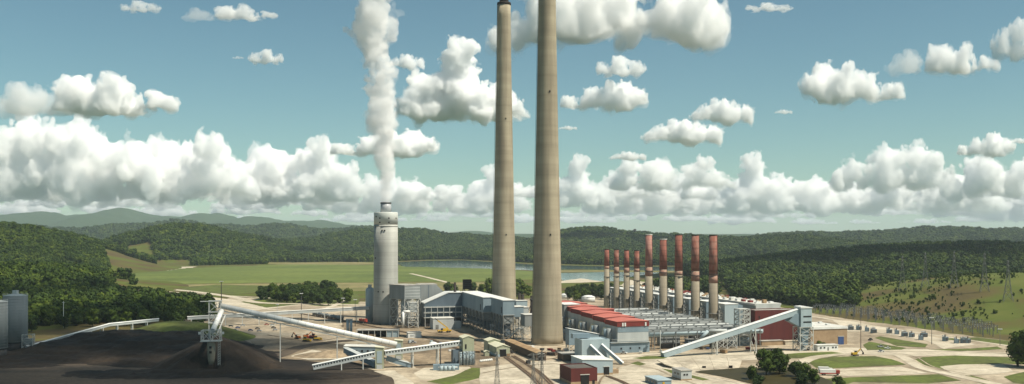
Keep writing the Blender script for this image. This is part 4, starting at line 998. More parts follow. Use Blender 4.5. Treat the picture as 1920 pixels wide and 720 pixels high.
for r_ in range(5):
    for k in range(24):
        q = LOC(a0, 2 + r_ * 11.2, -k * 11.5 + 14 + r_ * 4)
        if abs((q.x / q.y) * F) > 905 or q.y < 760: continue
        go_ = place(GT, USED, (q.x, q.y, 0), TH + R(90 if r_ % 2 else 0), 'grey steel gantry in the %s line of the switchyard' % RN[r_], 'switchyard gantries, %s line' % RN[r_]); go_.scale = (1, 1, .56 + .08 * ((k * 7 + r_ * 3) % 4))
TR = thing('transformer', 'x', 'transformer')
MB().box(-2.2, 2.2, -1.4, 1.4, .3, 3.6).build('tank', 'bluegrey', TR)
for k in range(5): MB().box(-2 + k * .85, -1.6 + k * .85, -2.0, -1.42, .6, 3.3).build('radiator', 'galv', TR)
for x in (-1.3, 0, 1.3): MB().cyl((x, 0, 3.6), (x, 0, 5.6), .28, .12, n=8).build('bushing', 'brown', TR)
MB().cyl((-2, 1, 4.4), (2, 1, 4.4), .5, n=10).build('conservator', 'ltgrey', TR)
MB().box(-2.5, 2.5, -2.1, 1.8, 0, .29).build('plinth', 'concrete', TR)
for k, (px, py) in enumerate(((1598, 619), (1608, 617), (1625, 621), (1640, 622), (1664, 624), (1680, 627), (1697, 629), (1712, 632), (1724, 635), (1733, 631), (1774, 640), (1790, 642), (1806, 643), (1815, 641))):
    place(TR, USED, G(px + (k * 5 % 7) - 3, py + (k * 3 % 5) * .7), TH + (k % 3) * .5, 'bluish transformer on the gravel in front of the switchyard, %s from the left' % (ORD + ['tenth', 'eleventh', 'twelfth', 'thirteenth', 'fourteenth'])[k], 'switchyard transformers')
def pole(px, py, h, lab, cat='pole', head=True, m='steel', r_=.22):
    t = thing('light_mast' if head else 'utility_pole', lab, cat, G(px, py)); MB().cyl((0, 0, 0), (0, 0, h), r_, r_ * .6, n=8).build('shaft', m, t, True)
    if head:
        MB().lathe([(1.3, h), (1.3, h + .25)], 10).build('ring', 'steeld', t)
        for k in range(6): MB().box(math.cos(k * 1.05) * 1.3 - .3, math.cos(k * 1.05) * 1.3 + .3, math.sin(k * 1.05) * 1.3 - .3, math.sin(k * 1.05) * 1.3 + .3, h + .26, h + .8).build('lamp', 'white', t)
    else:
        MB().box(-1.4, 1.4, -.1, .1, h - 1.2, h - .95).build('cross_arm', m, t)
pole(415, 622, 43, 'tall dark light mast rising behind the stacking tower', 'light mast', True, 'steeld', .5)
pole(119, 615, 24, 'white pole standing before the dark wood on the left', 'pole', False, 'white', .3)
pole(565, 604, 27, 'dark light mast in front of the round wood', 'light mast', True, 'steeld', .4)
pole(643, 614, 26, 'light mast left of the slim pale blue silo', 'light mast', True, 'steeld', .35)
pole(666, 612, 24, 'thin mast next to the red locomotive', 'light mast', True, 'steeld', .3)
pole(826, 694, 16, 'dark post at the pump station', 'pole', False, 'steeld', .4)
pole(772, 690, 9, 'grey post left of the pump station', 'pole', False, 'steel', .3)
pole(1238, 662, 18, 'pale mast at the near corner of the boiler house', 'light mast', True, 'steelw', .35)
pole(1747, 646, 20, 'thin steel mast in the switchyard gravel', 'light mast', True, 'steel', .3)
pole(1875, 648, 12, 'white-headed lamp post near the right edge', 'light mast', True, 'steel', .22)
pole(1614, 655, 22, 'bare dark utility pole right of the tan building', 'pole', False, 'brown', .3)
pole(260, 570, 18, 'utility pole in the rail yard', 'pole', False, 'brown', .35)
pole(329, 566, 16, 'second utility pole in the rail yard, farther right', 'pole', False, 'brown', .35)
pole(520, 594, 12, 'white lamp post by the road loop', 'light mast', True, 'steelw', .25)
for i, (px, py) in enumerate(((1000, 742), (1016, 735), (932, 738))):
    P2 = PY if i == 0 and not USED.get('PX') else PY
    o = copy_tree(PY); o.location = G(px, py); o.scale = (.42, .42, .55); o.rotation_euler = (0, 0, R(30 + i * 20))
    tag(o, ['slim lattice mast by the tracks at the bottom edge', 'second slim lattice mast by the tracks, just right of the first', 'slim lattice mast below the olive shed', 'rightmost slim lattice mast left of the maroon shed'][i], None, 'slim lattice masts at the bottom')
# water tower on the far hill
q = at(1190.5, 4000); q.z = float(H(q.x, q.y)) - 2
t = thing('lookout_tower', 'small dark tower on the ridge behind the red-topped chimneys', 'tower', q); MB().lathe([(5, 0), (4.4, 30), (6, 32), (6, 41)], 14).build('shaft', 'steeld', t, True); MB().lathe([(6.3, 41.02), (3, 43)], 14).build('cap', 'steeld', t, True)

# ------------------------------------------------------------------ rails and vehicles
def track(name, label, pix, world=None):
    pts = [G(*p).xy for p in pix]; cr = []
    for i in range(len(pts) - 1):
        for t_ in np.linspace(0, 1, 10, endpoint=False):
            p0, p1, p2, p3 = pts[max(i - 1, 0)], pts[i], pts[i + 1], pts[min(i + 2, len(pts) - 1)]
            cr.append(.5 * ((2 * p1) + (-p0 + p2) * t_ + (2 * p0 - 5 * p1 + 4 * p2 - p3) * t_ ** 2 + (-p0 + 3 * p1 - 3 * p2 + p3) * t_ ** 3))
    cr.append(pts[-1]); t = thing(name, label, 'railway track')
    LEVEL[0] += .005
    for s, w_, z, m, nm in ((0, 3.4, LEVEL[0], 'brown', 'ballast'), (-.75, .22, .95, 'rust', 'rail'), (.75, .22, .95, 'rust', 'rail')):
        o = MB()
        for i in range(len(cr) - 1):
            a_, b_ = cr[i], cr[i + 1]; n = Vector((-(b_ - a_).y, (b_ - a_).x)).normalized()
            if nm == 'ballast': o.add([(*(a_ + n * 1.7), z), (*(a_ - n * 1.7), z), (*(b_ - n * 1.7), z), (*(b_ + n * 1.7), z)], [(0, 1, 2, 3)])
            else: o.bar((*(a_ + n * s), .62), (*(b_ + n * s), .62), .2, .2)
        o.build(nm, m, t)
    for i in range(0, len(cr) - 1):
        a_, b_ = cr[i], cr[i + 1]; n = Vector((-(b_ - a_).y, (b_ - a_).x)).normalized(); c_ = (a_ + b_) / 2
        MB().bar((*(c_ + n * 1.3), .47), (*(c_ - n * 1.3), .47), .3, .15).build('sleeper', 'brown', t)
    return cr
track('railway_track', 'railway track curving from the olive shed to the bottom edge', [(948, 670), (975, 690), (1005, 715), (1040, 760)])
track('railway_track', 'railway track curving past the rusty track shed, right of the first', [(962, 668), (990, 685), (1018, 705), (1070, 760)])
track('railway_track', 'railway track running from the pale blue shed door to the bottom edge', [(1139, 706), (1160, 714), (1185, 726), (1230, 750)])
track('railway_track', 'railway track behind the canopy shed with the red locomotive', [(560, 588), (610, 596), (660, 605), (700, 613), (780, 628), (860, 655)])
tk = track('railway_track', 'railway track in the far yard with dark hopper wagons', [(196, 547), (260, 553), (330, 560), (400, 567)])
def veh(name, cat): return thing(name, 'x', cat)
def wheels(t, xs, y, r_, w_=.3):
    for x in xs:
        for s in (-1, 1):
            o = MB().cyl((x, s * y - w_ / 2, r_), (x, s * y + w_ / 2, r_), r_, n=10).build('wheel', 'rubber', t, True)
HOP = veh('hopper_wagon', 'rail wagon')
MB().prism([(-6.5, 3.8), (-4.5, 1.2), (4.5, 1.2), (6.5, 3.8)], -1.55, 1.55).build('hopper', 'steeld', HOP)
for k in range(9): MB().box(-6.4 + k * 1.55, -6.25 + k * 1.55, -1.7, -1.56, 2.6, 4.3).build('rib', 'brown', HOP)
MB().box(-6.9, 6.9, -1.5, 1.5, 3.82, 4.5).build('rim', 'brown', HOP); MB().box(-6.9, 6.9, -1.3, 1.3, .9, 1.18).build('sill', 'steeld', HOP); wheels(HOP, (-5.6, -4.2, 4.2, 5.6), .75, .48, .2)
acc = 0
cum = [0]
for i in range(len(tk) - 1): cum.append(cum[-1] + (tk[i + 1] - tk[i]).length)
def along(s):
    for i in range(len(tk) - 1):
        if cum[i + 1] >= s:
            u = (s - cum[i]) / (cum[i + 1] - cum[i]); d = tk[i + 1] - tk[i]; return tk[i].lerp(tk[i + 1], u), math.atan2(d.y, d.x)
    return tk[-1], 0
nH = int((cum[-1] - 20) / 15)
for k in range(min(nH, 14)):
    c_, a_ = along(12 + k * 15); place(HOP, USED, (c_.x, c_.y, .72), a_, 'dark hopper wagon in the far rail yard train', 'train of dark hopper wagons')
TK = veh('tank_wagon', 'rail wagon')
MB().cyl((-6, 0, 2.6), (6, 0, 2.6), 1.45, n=16).build('tank', 'grey', TK, True); MB().cyl((-6.5, 0, 2.6), (-6, 0, 2.6), .8, 1.45, n=16).build('tank_end', 'grey', TK, True); MB().cyl((6, 0, 2.6), (6.5, 0, 2.6), 1.45, .8, n=16).build('tank_end', 'grey', TK, True)
MB().cyl((0, 0, 4), (0, 0, 4.6), .6, n=10).build('dome', 'steel', TK, True); MB().box(-7, 7, -1.2, 1.2, .85, 1.1).build('frame', 'steeld', TK); wheels(TK, (-5.4, -4, 4, 5.4), .75, .45, .2)
L0, L1 = G(586, 592), G(662, 606); d_ = (L1 - L0); a_ = math.atan2(d_.y, d_.x)
for k in range(5):
    c_ = L0 + d_.normalized() * (8 + k * 15.5); place(TK, USED, (c_.x, c_.y, .72), a_, '%s grey tank wagon behind the canopy shed, counted from the left' % ORD[k].capitalize().lower(), 'grey tank wagons')
LO = veh('locomotive', 'locomotive'); tag(LO, 'red locomotive at the foot of the squat chimney')
MB().box(-8, 8, -1.4, 1.4, 1.2, 1.8).build('frame', 'blackp', LO); MB().box(-7.6, 3, -1.0, 1.0, 1.82, 3.9).build('hood', 'redp', LO); MB().box(3.02, 6, -1.45, 1.45, 1.82, 4.5).build('cab', 'redp', LO); MB().box(6.02, 7.6, -1.0, 1.0, 1.82, 3.2).build('nose', 'redp', LO)
MB().box(3.4, 5.6, -1.5, -1.46, 3.2, 4.1).build('window', 'glass', LO); MB().cyl((-3, 0, 3.9), (-3, 0, 4.5), .35, n=8).build('exhaust', 'soot', LO); wheels(LO, (-6.4, -5, -3.6, 3.6, 5, 6.4), .75, .5, .2); LO.location = (*G(681, 607.5).xy, .72); LO.rotation_euler = (0, 0, a_)
def car(m, kind='car'):
    t = veh('car' if kind == 'car' else 'pickup_truck', 'car' if kind == 'car' else 'pickup truck')
    MB().prism([(-2.2, .35), (2.2, .35), (2.25, .8), (1.4, .95), (-2.1, 1.0), (-2.25, .7)], -.88, .88).build('body', m, t)
    if kind == 'car': MB().prism([(-1.8, .98), (1.2, .96), (.5, 1.5), (-1.2, 1.5)], -.78, .78).build('cabin', 'glass', t); MB().box(-1.15, .45, -.74, .74, 1.505, 1.54).build('roof', m, t)
    else: MB().prism([(-.4, .98), (1.3, .96), (.8, 1.75), (-.3, 1.75)], -.82, .82).build('cabin', 'glass', t); MB().box(-.28, .78, -.8, .8, 1.755, 1.8).build('roof', m, t)
    wheels(t, (-1.4, 1.4), .82, .34, .24)
    for s in (-.6, .6): MB().box(2.2, 2.27, s - .15, s + .15, .6, .75).build('headlight', 'white', t)
    return t
CN = {'silver': 'silver', 'white': 'white', 'blackp': 'black', 'bluep': 'blue', 'redp': 'red'}
CARS = {m: car(m) for m in CN}
cl = [(433, 613, 'blackp', 12), (446, 616, 'bluep', 12), (470, 621, 'bluep', 10), (483, 617.5, 'blackp', 10), (486, 622, 'silver', 8), (511, 612, 'white', 15), (513, 616, 'blackp', 12), (516, 620, 'silver', 10), (441, 621, 'silver', 8), (455, 612, 'silver', 12), (500, 610, 'redp', 20)]
names = ['far left', 'left', 'middle front', 'middle', 'near middle', 'far right', 'right', 'near right', 'near left', 'far middle', 'rear']
for (px, py, m, a_), nm in zip(cl, names): place(CARS[m], USED, (*G(px, py).xy, LEVEL[0]), R(a_), '%s car at the %s of the coal yard car park' % (CN[m], nm), 'cars in the coal yard car park')
PK = {m: car(m, 'p') for m in ('white', 'silver', 'blackp')}
for px, py, m, a_, lab in ((1664, 655, 'white', 0, 'white pickup parked on the grass before the switchyard'), (1651, 652, 'silver', 5, 'silver pickup left of the white pickup by the switchyard'), (1632, 639, 'blackp', 40, 'dark pickup on the strip of grass by the transformers'),
                           (1652, 661, 'silver', 200, 'silver pickup on the road below the switchyard'), (1516, 657, 'blackp', 80, 'dark pickup beside the conveyor tower'), (1170, 664, 'white', 150, 'white pickup at the foot of the boiler house'), (775, 644, 'silver', 170, 'silver pickup below the white store')):
    place(PK[m], USED, (*G(px, py).xy, LEVEL[0]), R(a_), lab, 'pickups round the plant')
PKr = PK['white']
def digger(lab, px, py, rz, m='yellow'):
    t = thing('excavator', lab, 'excavator', (*G(px, py).xy, LEVEL[0]), rz)
    for s in (-1.2, 1.2): MB().prism([(-2, .15), (2, .15), (2.3, .5), (1.9, .95), (-1.9, .95), (-2.3, .5)], s - .35, s + .35).build('track', 'rubber', t)
    MB().box(-2.2, 1.2, -1.4, 1.4, 1.0, 2.2).build('body', m, t); MB().box(.2, 1.6, .2, 1.3, 2.22, 3.2).build('cab', 'glass', t)
    MB().bar((1.2, 0, 1.8), (4.2, 0, 4.8), .5, .6).build('boom', m, t); MB().bar((4.2, 0, 4.8), (6, 0, 2.2), .4, .5).build('stick', 'steeld', t); MB().prism([(5.4, .9), (6.4, 1.0), (6.3, 2.3), (5.8, 2.3)], -.6, .6).build('bucket', 'steeld', t)
    return t
digger('yellow excavator with dark arm on the road right of the white trailer', 1603, 668, R(8))
digger('yellow excavator at the left of the parked machines', 558, 636, R(150), 'orange'); digger('orange excavator in the middle of the parked machines', 574, 634, R(20), 'orange')
def dozer(lab, px, py, rz, m='yellow'):
    t = thing('bulldozer', lab, 'bulldozer', (*G(px, py).xy, LEVEL[0]), rz)
    for s in (-1.3, 1.3): MB().prism([(-2.4, .1), (2.4, .1), (2.9, .6), (2.3, 1.3), (-2.3, 1.3), (-2.9, .6)], s - .4, s + .4).build('track', 'rubber', t)
    MB().box(-2.4, 2.6, -.85, .85, .7, 2.3).build('body', m, t); MB().box(-1.8, .2, -.8, .8, 2.32, 3.6).build('cab', 'glass', t); MB().box(-1.9, .3, -.95, .95, 3.61, 3.75).build('roof', m, t)
    MB().prism([(3.4, .2), (3.8, .2), (3.6, 1.0), (3.9, 1.8), (3.5, 1.8), (3.25, 1.0)], -2.2, 2.2).build('blade', m, t)
    for s in (-1.6, 1.6): MB().bar((1, s, .8), (3.4, s, .8), .25).build('push_arm', m, t)
    MB().cyl((1.8, .4, 2.3), (1.8, .4, 3.2), .12, n=6).build('exhaust', 'soot', t)
    return t
dozer('yellow bulldozer at the front of the parked machines', 574, 641, R(0)); dozer('yellow bulldozer right of the parked machines', 594, 639, R(30)); dozer('red bulldozer behind the yellow bulldozers', 586, 635, R(160), 'redp'); dozer('yellow bulldozer beside the low grey workshop', 658, 669, R(20)); dozer('orange bulldozer under the canopy shed', 730, 630, R(90), 'orange')
t = thing('mobile_crane', 'yellow mobile crane with raised boom before the compressor house', 'crane', (*G(833, 624).xy, LEVEL[0]), R(200))
MB().box(-6, 6, -1.5, 1.5, 1.0, 1.9).build('carrier', 'yellow', t); wheels(t, (-4.6, -2.6, 2.6, 4.6), 1.4, .8, .5); MB().box(-3.5, 1.5, -1.5, 1.5, 1.95, 3.4).build('turret', 'yellow', t); MB().box(1.52, 3.2, .2, 1.5, 1.95, 3.6).build('cab', 'glass', t)
MB().bar((-3, 0, 3.6), (6, 0, 10.5), .8, .9).build('boom', 'yellow', t); MB().bar((6, 0, 10.5), (8.4, 0, 12.3), .5, .6).build('boom_tip', 'steeld', t)
t = thing('fire_engine', 'long white and red trailer lorry by the pond trees', 'lorry', (*G(1556, 704).xy, LEVEL[0]), R(-4)); MB().box(-6, 3.2, -1.3, 1.3, 1.0, 3.2).build('box_body', 'white', t); MB().box(-6.05, 3.25, -1.36, 1.36, .7, 1.35).build('skirt', 'redp', t); MB().box(3.4, 5.6, -1.2, 1.2, .8, 2.8).build('cab', 'redp', t); wheels(t, (-4.5, -3.2, 4.4), 1.2, .5, .35); MB().box(4.9, 5.65, -1.1, 1.1, 1.8, 2.6).build('windscreen', 'glass', t)
t = thing('box_lorry', 'white box lorry just behind the white and red lorry', 'lorry', (*G(1547, 699).xy, LEVEL[0]), R(-6)); MB().box(-4, 2.2, -1.2, 1.2, .9, 3.2).build('box_body', 'white', t); MB().box(2.4, 4.2, -1.1, 1.1, .7, 2.5).build('cab', 'white', t); wheels(t, (-2.8, 3.2), 1.1, .48, .35); MB().box(3.6, 4.25, -1, 1, 1.6, 2.3).build('windscreen', 'glass', t)
# loose stores in the yards
rnd = random.Random(21)
for i in range(46):
    px, py = rnd.choice([(rnd.uniform(690, 860), rnd.uniform(632, 672)), (rnd.uniform(895, 1000), rnd.uniform(650, 690)), (rnd.uniform(1180, 1420), rnd.uniform(648, 664)), (rnd.uniform(960, 1060), rnd.uniform(655, 668)), (rnd.uniform(760, 860), rnd.uniform(640, 662))])
    m = rnd.choice(['white', 'ltgrey', 'rust', 'brown', 'steeld', 'bluep', 'paleblue', 'redfas']); ww, dd, hh = rnd.uniform(1.4, 5), rnd.uniform(1.2, 2.6), rnd.uniform(.7, 2.2)
    t = thing('stored_crate', '%s %s box left out on the gravel %s' % ('long' if ww > 3.2 else 'small', {'white': 'white', 'ltgrey': 'light grey', 'rust': 'rusty', 'brown': 'brown', 'steeld': 'dark', 'bluep': 'blue', 'paleblue': 'pale blue', 'redfas': 'dark red'}[m], 'by the canopy shed' if px < 870 else 'around the track shed' if px < 1070 else 'under the duct rack'), 'crate', (*G(px, py).xy, LEVEL[0] + .01), rnd.uniform(0, 3), 'small boxes left about the yards')
    MB().box(0, ww, 0, dd, .12, hh).build('box', m, t); MB().box(-.1, ww + .1, -.1, dd + .1, hh + .01, hh + .12).build('lid', m, t); MB().box(0, ww, .2, .5, 0, .11).build('skid', 'brown', t); MB().box(0, ww, dd - .5, dd - .2, 0, .11).build('skid', 'brown', t)
for k in range(7):
    t = thing('white_bale', 'white wrapped bale, one of a row below the olive shed', 'bale', (*G(901 + k * 3.4, 679.5 - k * .4).xy, LEVEL[0] + .01), 0, 'row of white bales below the olive shed'); MB().lathe([(.7, 0), (.75, .3), (.75, 1.0), (.4, 1.3)], 10).build('wrap', 'white', t, True)

# ------------------------------------------------------------------ trees
def ico(sub=1):
    bm = bmesh.new(); bmesh.ops.create_icosphere(bm, subdivisions=sub, radius=1)
    v = np.array([x.co[:] for x in bm.verts]); f = np.array([[q.index for q in x.verts] for x in bm.faces]); bm.free(); return v, f
I1 = ico(1)
def crown_mesh(name, seed, h, r, lobes, leaves, size, m, core=.80, low=.22):
    """lumpy crown: small cores hidden in a coat of leaf-clump triangles"""
    g = np.random.default_rng(seed); V, T = [], []; n = 0
    cs = []
    for k in range(lobes):
        u = g.uniform(0, 1); a = g.uniform(0, 6.283)
        z = h * (low + (1 - low - .12) * (k + .5) / lobes); prof = math.sin(math.pi * min(1, max(.12, (z / h - low * .5) / (1.08 - low * .5)))) ** .6
        d = r * prof * g.uniform(.25, .72); rl = r * g.uniform(.40, .62) * (.7 + .3 * prof)
        cs.append((np.array([math.cos(a) * d, math.sin(a) * d, z]), rl))
    cs.append((np.array([0, 0, h * .80]), r * .45)); cs.append((np.array([0, 0, h * .52]), r * .60))
    for c_, rl in cs:
        v = I1[0] * (1 + .22 * g.standard_normal((len(I1[0]), 1))) * rl * core * np.array([1, 1, .85]) + c_
        V.append(v); T.append(I1[1] + n); n += len(v)
        d = g.standard_normal((leaves, 3)); d /= np.linalg.norm(d, axis=1)[:, None]
        p = c_ + d * np.array([1, 1, .88]) * rl * g.uniform(.78, 1.16, (leaves, 1))
        nm = d + .55 * g.standard_normal((leaves, 3)); nm /= np.linalg.norm(nm, axis=1)[:, None]
        a = np.cross(nm, g.standard_normal((leaves, 3))); a /= np.linalg.norm(a, axis=1)[:, None]; b = np.cross(nm, a)
        s_ = size * g.uniform(.6, 1.35, (leaves, 1))
        tri = np.stack([p + a * s_, p - a * s_ * .6 + b * s_ * .9, p - a * s_ * .6 - b * s_ * .9], 1).reshape(-1, 3)
        V.append(tri); T.append(np.arange(len(tri)).reshape(-1, 3) + n); n += len(tri)
    return fastmesh(name, np.concatenate(V), np.concatenate(T), m)
def trunk_mb(h, r, seed):
    rd = random.Random(seed); o = MB()
    o.cyl((0, 0, -1.2), (rd.uniform(-.3, .3), rd.uniform(-.3, .3), h * .55), r * .07 + .12, .14, 7)
    for k in range(5):
        a = rd.uniform(0, 6.28); z = h * rd.uniform(.2, .45); o.cyl((0, 0, z), (math.cos(a) * r * .6, math.sin(a) * r * .6, z + h * rd.uniform(.15, .3)), .14, .05, 5)
    return o
NEAR = []
for k, (h, r, lb, m) in enumerate(((14, 6.2, 11, 'leaf'), (17, 6.6, 12, 'leaf'), (12, 5.4, 9, 'leafd'), (16, 5.6, 11, 'leafd'), (10, 4.8, 8, 'leaf'))):
    t = thing('broadleaf_tree', 'x', 'tree'); link('crown', crown_mesh('tree_crown', 50 + k, h, r, lb, 95, .62, m), t); trunk_mb(h, r, k).build('trunk', 'bark', t); NEAR.append(t)
GRN = np.random.default_rng(77); NT = [0]
def tree_at(x, y, label, group, k=None, s=1.0, z=None):
    k = int(GRN.integers(0, 5)) if k is None else k
    o = place(NEAR[k], USED, (x, y, float(H(x, y)) if z is None else z), float(GRN.uniform(0, 6.28)), label, group)
    o.scale = (s * float(GRN.uniform(.9, 1.12)), s * float(GRN.uniform(.9, 1.12)), s * float(GRN.uniform(.9, 1.1))); NT[0] += 1
    return o
for px, py, k, s, lab in ((1437, 704, 1, .98, 'big leafy tree leaning over the left of the pond'), (1462, 702, 0, 1.0, 'broad tree right of the big leafy tree on the pond bank'), (1452, 696, 3, .9, 'darker tree at the back of the pond clump'), (1409, 712, 4, .72, 'small tree at the left end of the pond clump'),
                          (1420, 727, 2, .62, 'bright bush at the water edge below the pond clump'), (1492, 707, 2, .85, 'ragged tree in the middle of the pond clump'), (1508, 712, 0, .72, 'round tree right of the ragged tree at the pond'), (1528, 722, 1, .62, 'bushy tree at the right end of the pond clump'),
                          (1505, 733, 3, .7, 'dark tree at the bottom edge below the pond clump'), (1573, 729, 4, .62, 'lone small tree at the bottom edge by the lawn'), (1472, 690, 4, .55, 'small bush behind the pond clump'), (1535, 655, 4, .62, 'round bush against the tan building'), (1546, 655, 2, .4, 'low bush right of the round bush at the tan building'),
                          (1908, 687, 1, 1.42, 'tall dark tree cut by the right edge'), (1926, 690, 3, 1.5, 'second dark tree at the right edge, half out of view'), (237, 512, 2, 1.0, 'lone dark tree on the bare clearing')):
    q = G(px, py); tree_at(q.x, q.y, lab, 'trees about the pond and lawns', k, s)
def scatter(poly, n, label, group, smin=.85, smax=1.2, ks=None, mind=6.5):
    P_ = [G(*p).xy for p in poly]; pl = [(v.x, v.y) for v in P_]; xs = [v[0] for v in pl]; ys = [v[1] for v in pl]; got = []; tries = 0
    while len(got) < n and tries < n * 60:
        tries += 1; x, y = GRN.uniform(min(xs), max(xs)), GRN.uniform(min(ys), max(ys))
        if not inside(pl, np.array([x]), np.array([y]))[0] or any((x - a) ** 2 + (y - b) ** 2 < mind ** 2 for a, b in got): continue
        got.append((x, y)); tree_at(x, y, label, group, None if ks is None else int(GRN.choice(ks)), float(GRN.uniform(smin, smax)))
WOODS = []
scatter([(472, 561), (520, 556), (600, 551), (655, 556), (658, 571), (610, 574), (560, 569), (500, 564)], 62, 'tree in the round wood left of the squat chimney', 'round wood left of the squat chimney', .95, 1.3, None, 7)
scatter([(100, 606), (230, 585), (330, 580), (402, 588), (398, 607), (340, 612), (220, 618), (120, 617)], 70, 'dark tree in the belt behind the coal heap', 'dark tree belt behind the coal heap', .7, 1.05, (2, 3, 1), 8)
scatter([(0, 590), (110, 585), (200, 575), (215, 585), (100, 612), (60, 625), (52, 622), (0, 640)], 46, 'dark tree in the wood right of the silos', 'dark wood by the silos', .9, 1.25, (2, 3, 1), 8)
scatter([(1060, 563), (1085, 551), (1140, 551), (1215, 552), (1140, 562), (1090, 566)], 34, 'dark tree in the wood between near chimney and red-topped chimneys', 'wood behind the red roofs', .9, 1.15, (2, 3, 0), 7)
scatter([(830, 548), (900, 546), (1000, 549), (1000, 560), (900, 558), (840, 553)], 22, 'tree in the wood behind the two tall chimneys', 'wood behind the tall chimneys', 1.0, 1.3, None, 7)
# forest on the hills
g = np.random.default_rng(5)
zones = [[(-60, 470), (205, 503), (212, 545), (330, 575), (402, 580), (340, 600), (60, 612), (-80, 640)], [(360, 498), (560, 494), (735, 490), (800, 487), (870, 486.5), (1000, 493), (1110, 497), (1400, 499), (1500, 500), (1500, 458), (360, 458)],
         [(1345, 522), (1400, 506), (1990, 506), (1990, 512), (1850, 530), (1760, 552), (1690, 570), (1600, 585), (1520, 578), (1440, 566), (1375, 556)], [(745, 503), (800, 504), (830, 503), (830, 505), (760, 506)], [(1230, 540), (1340, 535), (1345, 552), (1240, 553)]]
ZP = [[tuple(G(*p).xy) for p in z] for z in zones]
PX, PYY, PS = [], [], []
r = 930.0
while r < 8200:
    s = max(7.4, .0034 * r); n = int(R(67) * r / s)
    a = (np.arange(n) + g.uniform(0, 1, n)) * s / r - R(33.5); q = r + g.uniform(-.5, .5, n) * s
    PX.append(q * np.sin(a)); PYY.append(q * np.cos(a)); PS.append(np.full(n, s)); r += s * .93
X, Y, S = np.concatenate(PX), np.concatenate(PYY), np.concatenate(PS)
Zg = H(X, Y); ok = Zg > 7
ok |= (np.hypot(X, Y) > 4300)
slope = (X / Y > .365) & (Y < 1430) & (X > 330)
for z in ZP: ok |= inside(z, X, Y)
ok &= ~slope
for e in EXCL: ok &= ~inside(e, X, Y)
clear = inside([(at(1345, 3200)).xy[:], (at(1440, 3300)).xy[:], (at(1435, 3050)).xy[:], (at(1350, 3000)).xy[:]], X, Y) | inside([(at(1380, 2600)).xy[:], (at(1440, 2600)).xy[:], (at(1430, 2450)).xy[:], (at(1375, 2450)).xy[:]], X, Y)
ok &= ~clear; ok &= fbm2(X / 160, Y / 160, 71, 3) > -.95
X, Y, Zg, S = X[ok], Y[ok], Zg[ok], S[ok]
dist = np.hypot(X, Y); order = np.argsort(dist); nin = 62
near_i = [i for i in order[:600] if X[i] > 200][:nin]
for i in near_i: tree_at(float(X[i]), float(Y[i]), 'tree at the foot of the wooded hill on the right', 'foot of the wooded hill', None, .95, float(Zg[i]))
keep = np.ones(len(X), bool); keep[near_i] = False
X, Y, Zg, S = X[keep], Y[keep], Zg[keep], S[keep]
ns = 5200; sx = g.uniform(300, 760, ns); sy = g.uniform(830, 1420, ns)   # low scrub on the right-hand slope
sk = (np.abs(sx / sy) < .62) & (H(sx, sy) > .6) & (fbm2(sx / 60, sy / 60, 91, 4) > -.05 + .25 * g.standard_normal(ns))
for e in EXCL: sk &= ~inside(e, sx, sy)
X = np.concatenate([X, sx[sk]]); Y = np.concatenate([Y, sy[sk]]); Zg = np.concatenate([Zg, H(sx[sk], sy[sk])]); S = np.concatenate([S, g.uniform(-1.9, 0, sk.sum())])
fc = bpy.data.collections.new('forest_trees')
for k in range(6):
    h, r_ = (1.25, 1.35, 1.15, 1.5, 1.3, 1.2)[k], (.64, .60, .68, .52, .62, .66)[k]
    me = crown_mesh('forest_crown', 200 + k, h, r_, 6, 24, .13, 'leaf' if k % 3 else 'leafd', .84, .05)
    fo = bpy.data.objects.new('forest_crown', me); fc.objects.link(fo)
pm = bpy.data.meshes.new('forest'); pm.vertices.add(len(X)); pm.vertices.foreach_set('co', np.stack([X, Y, Zg - .06 * S], -1).astype(np.float32).ravel())
for nm, dt, arr in (('size', 'FLOAT', (S * 1.02 + 2.6) * g.uniform(.62, 1.42, len(X))), ('turn', 'FLOAT', g.uniform(0, 6.28, len(X))), ('which', 'INT', g.integers(0, 6, len(X)))):
    at_ = pm.attributes.new(nm, dt, 'POINT'); at_.data.foreach_set('value', arr.astype(np.int32 if dt == 'INT' else np.float32))
fo = link('forest', pm); tag(fo, 'green broadleaf forest covering the hills', 'forest', None, 'stuff')
ng = bpy.data.node_groups.new('plant_forest', 'GeometryNodeTree')
ng.interface.new_socket('Geometry', in_out='INPUT', socket_type='NodeSocketGeometry'); ng.interface.new_socket('Geometry', in_out='OUTPUT', socket_type='NodeSocketGeometry')
N = ng.nodes.new; gi, go = N('NodeGroupInput'), N('NodeGroupOutput'); ci = N('GeometryNodeCollectionInfo'); ip = N('GeometryNodeInstanceOnPoints')
ci.inputs['Collection'].default_value = fc; ci.inputs['Separate Children'].default_value = True; ci.inputs['Reset Children'].default_value = True
def attr(nm, dt):
    n = N('GeometryNodeInputNamedAttribute'); n.data_type = dt; n.inputs['Name'].default_value = nm; return n.outputs['Attribute']
cx_ = N('ShaderNodeCombineXYZ'); lk = ng.links.new
lk(attr('turn', 'FLOAT'), cx_.inputs['Z']); lk(gi.outputs[0], ip.inputs['Points']); lk(ci.outputs[0], ip.inputs['Instance']); ip.inputs['Pick Instance'].default_value = True
lk(attr('which', 'INT'), ip.inputs['Instance Index']); lk(cx_.outputs[0], ip.inputs['Rotation']); lk(attr('size', 'FLOAT'), ip.inputs['Scale']); lk(ip.outputs[0], go.inputs[0])
md = fo.modifiers.new('forest', 'NODES'); md.node_group = ng
print('forest', len(X), 'single trees', NT[0], 'T', round(time.time() - T0, 1))

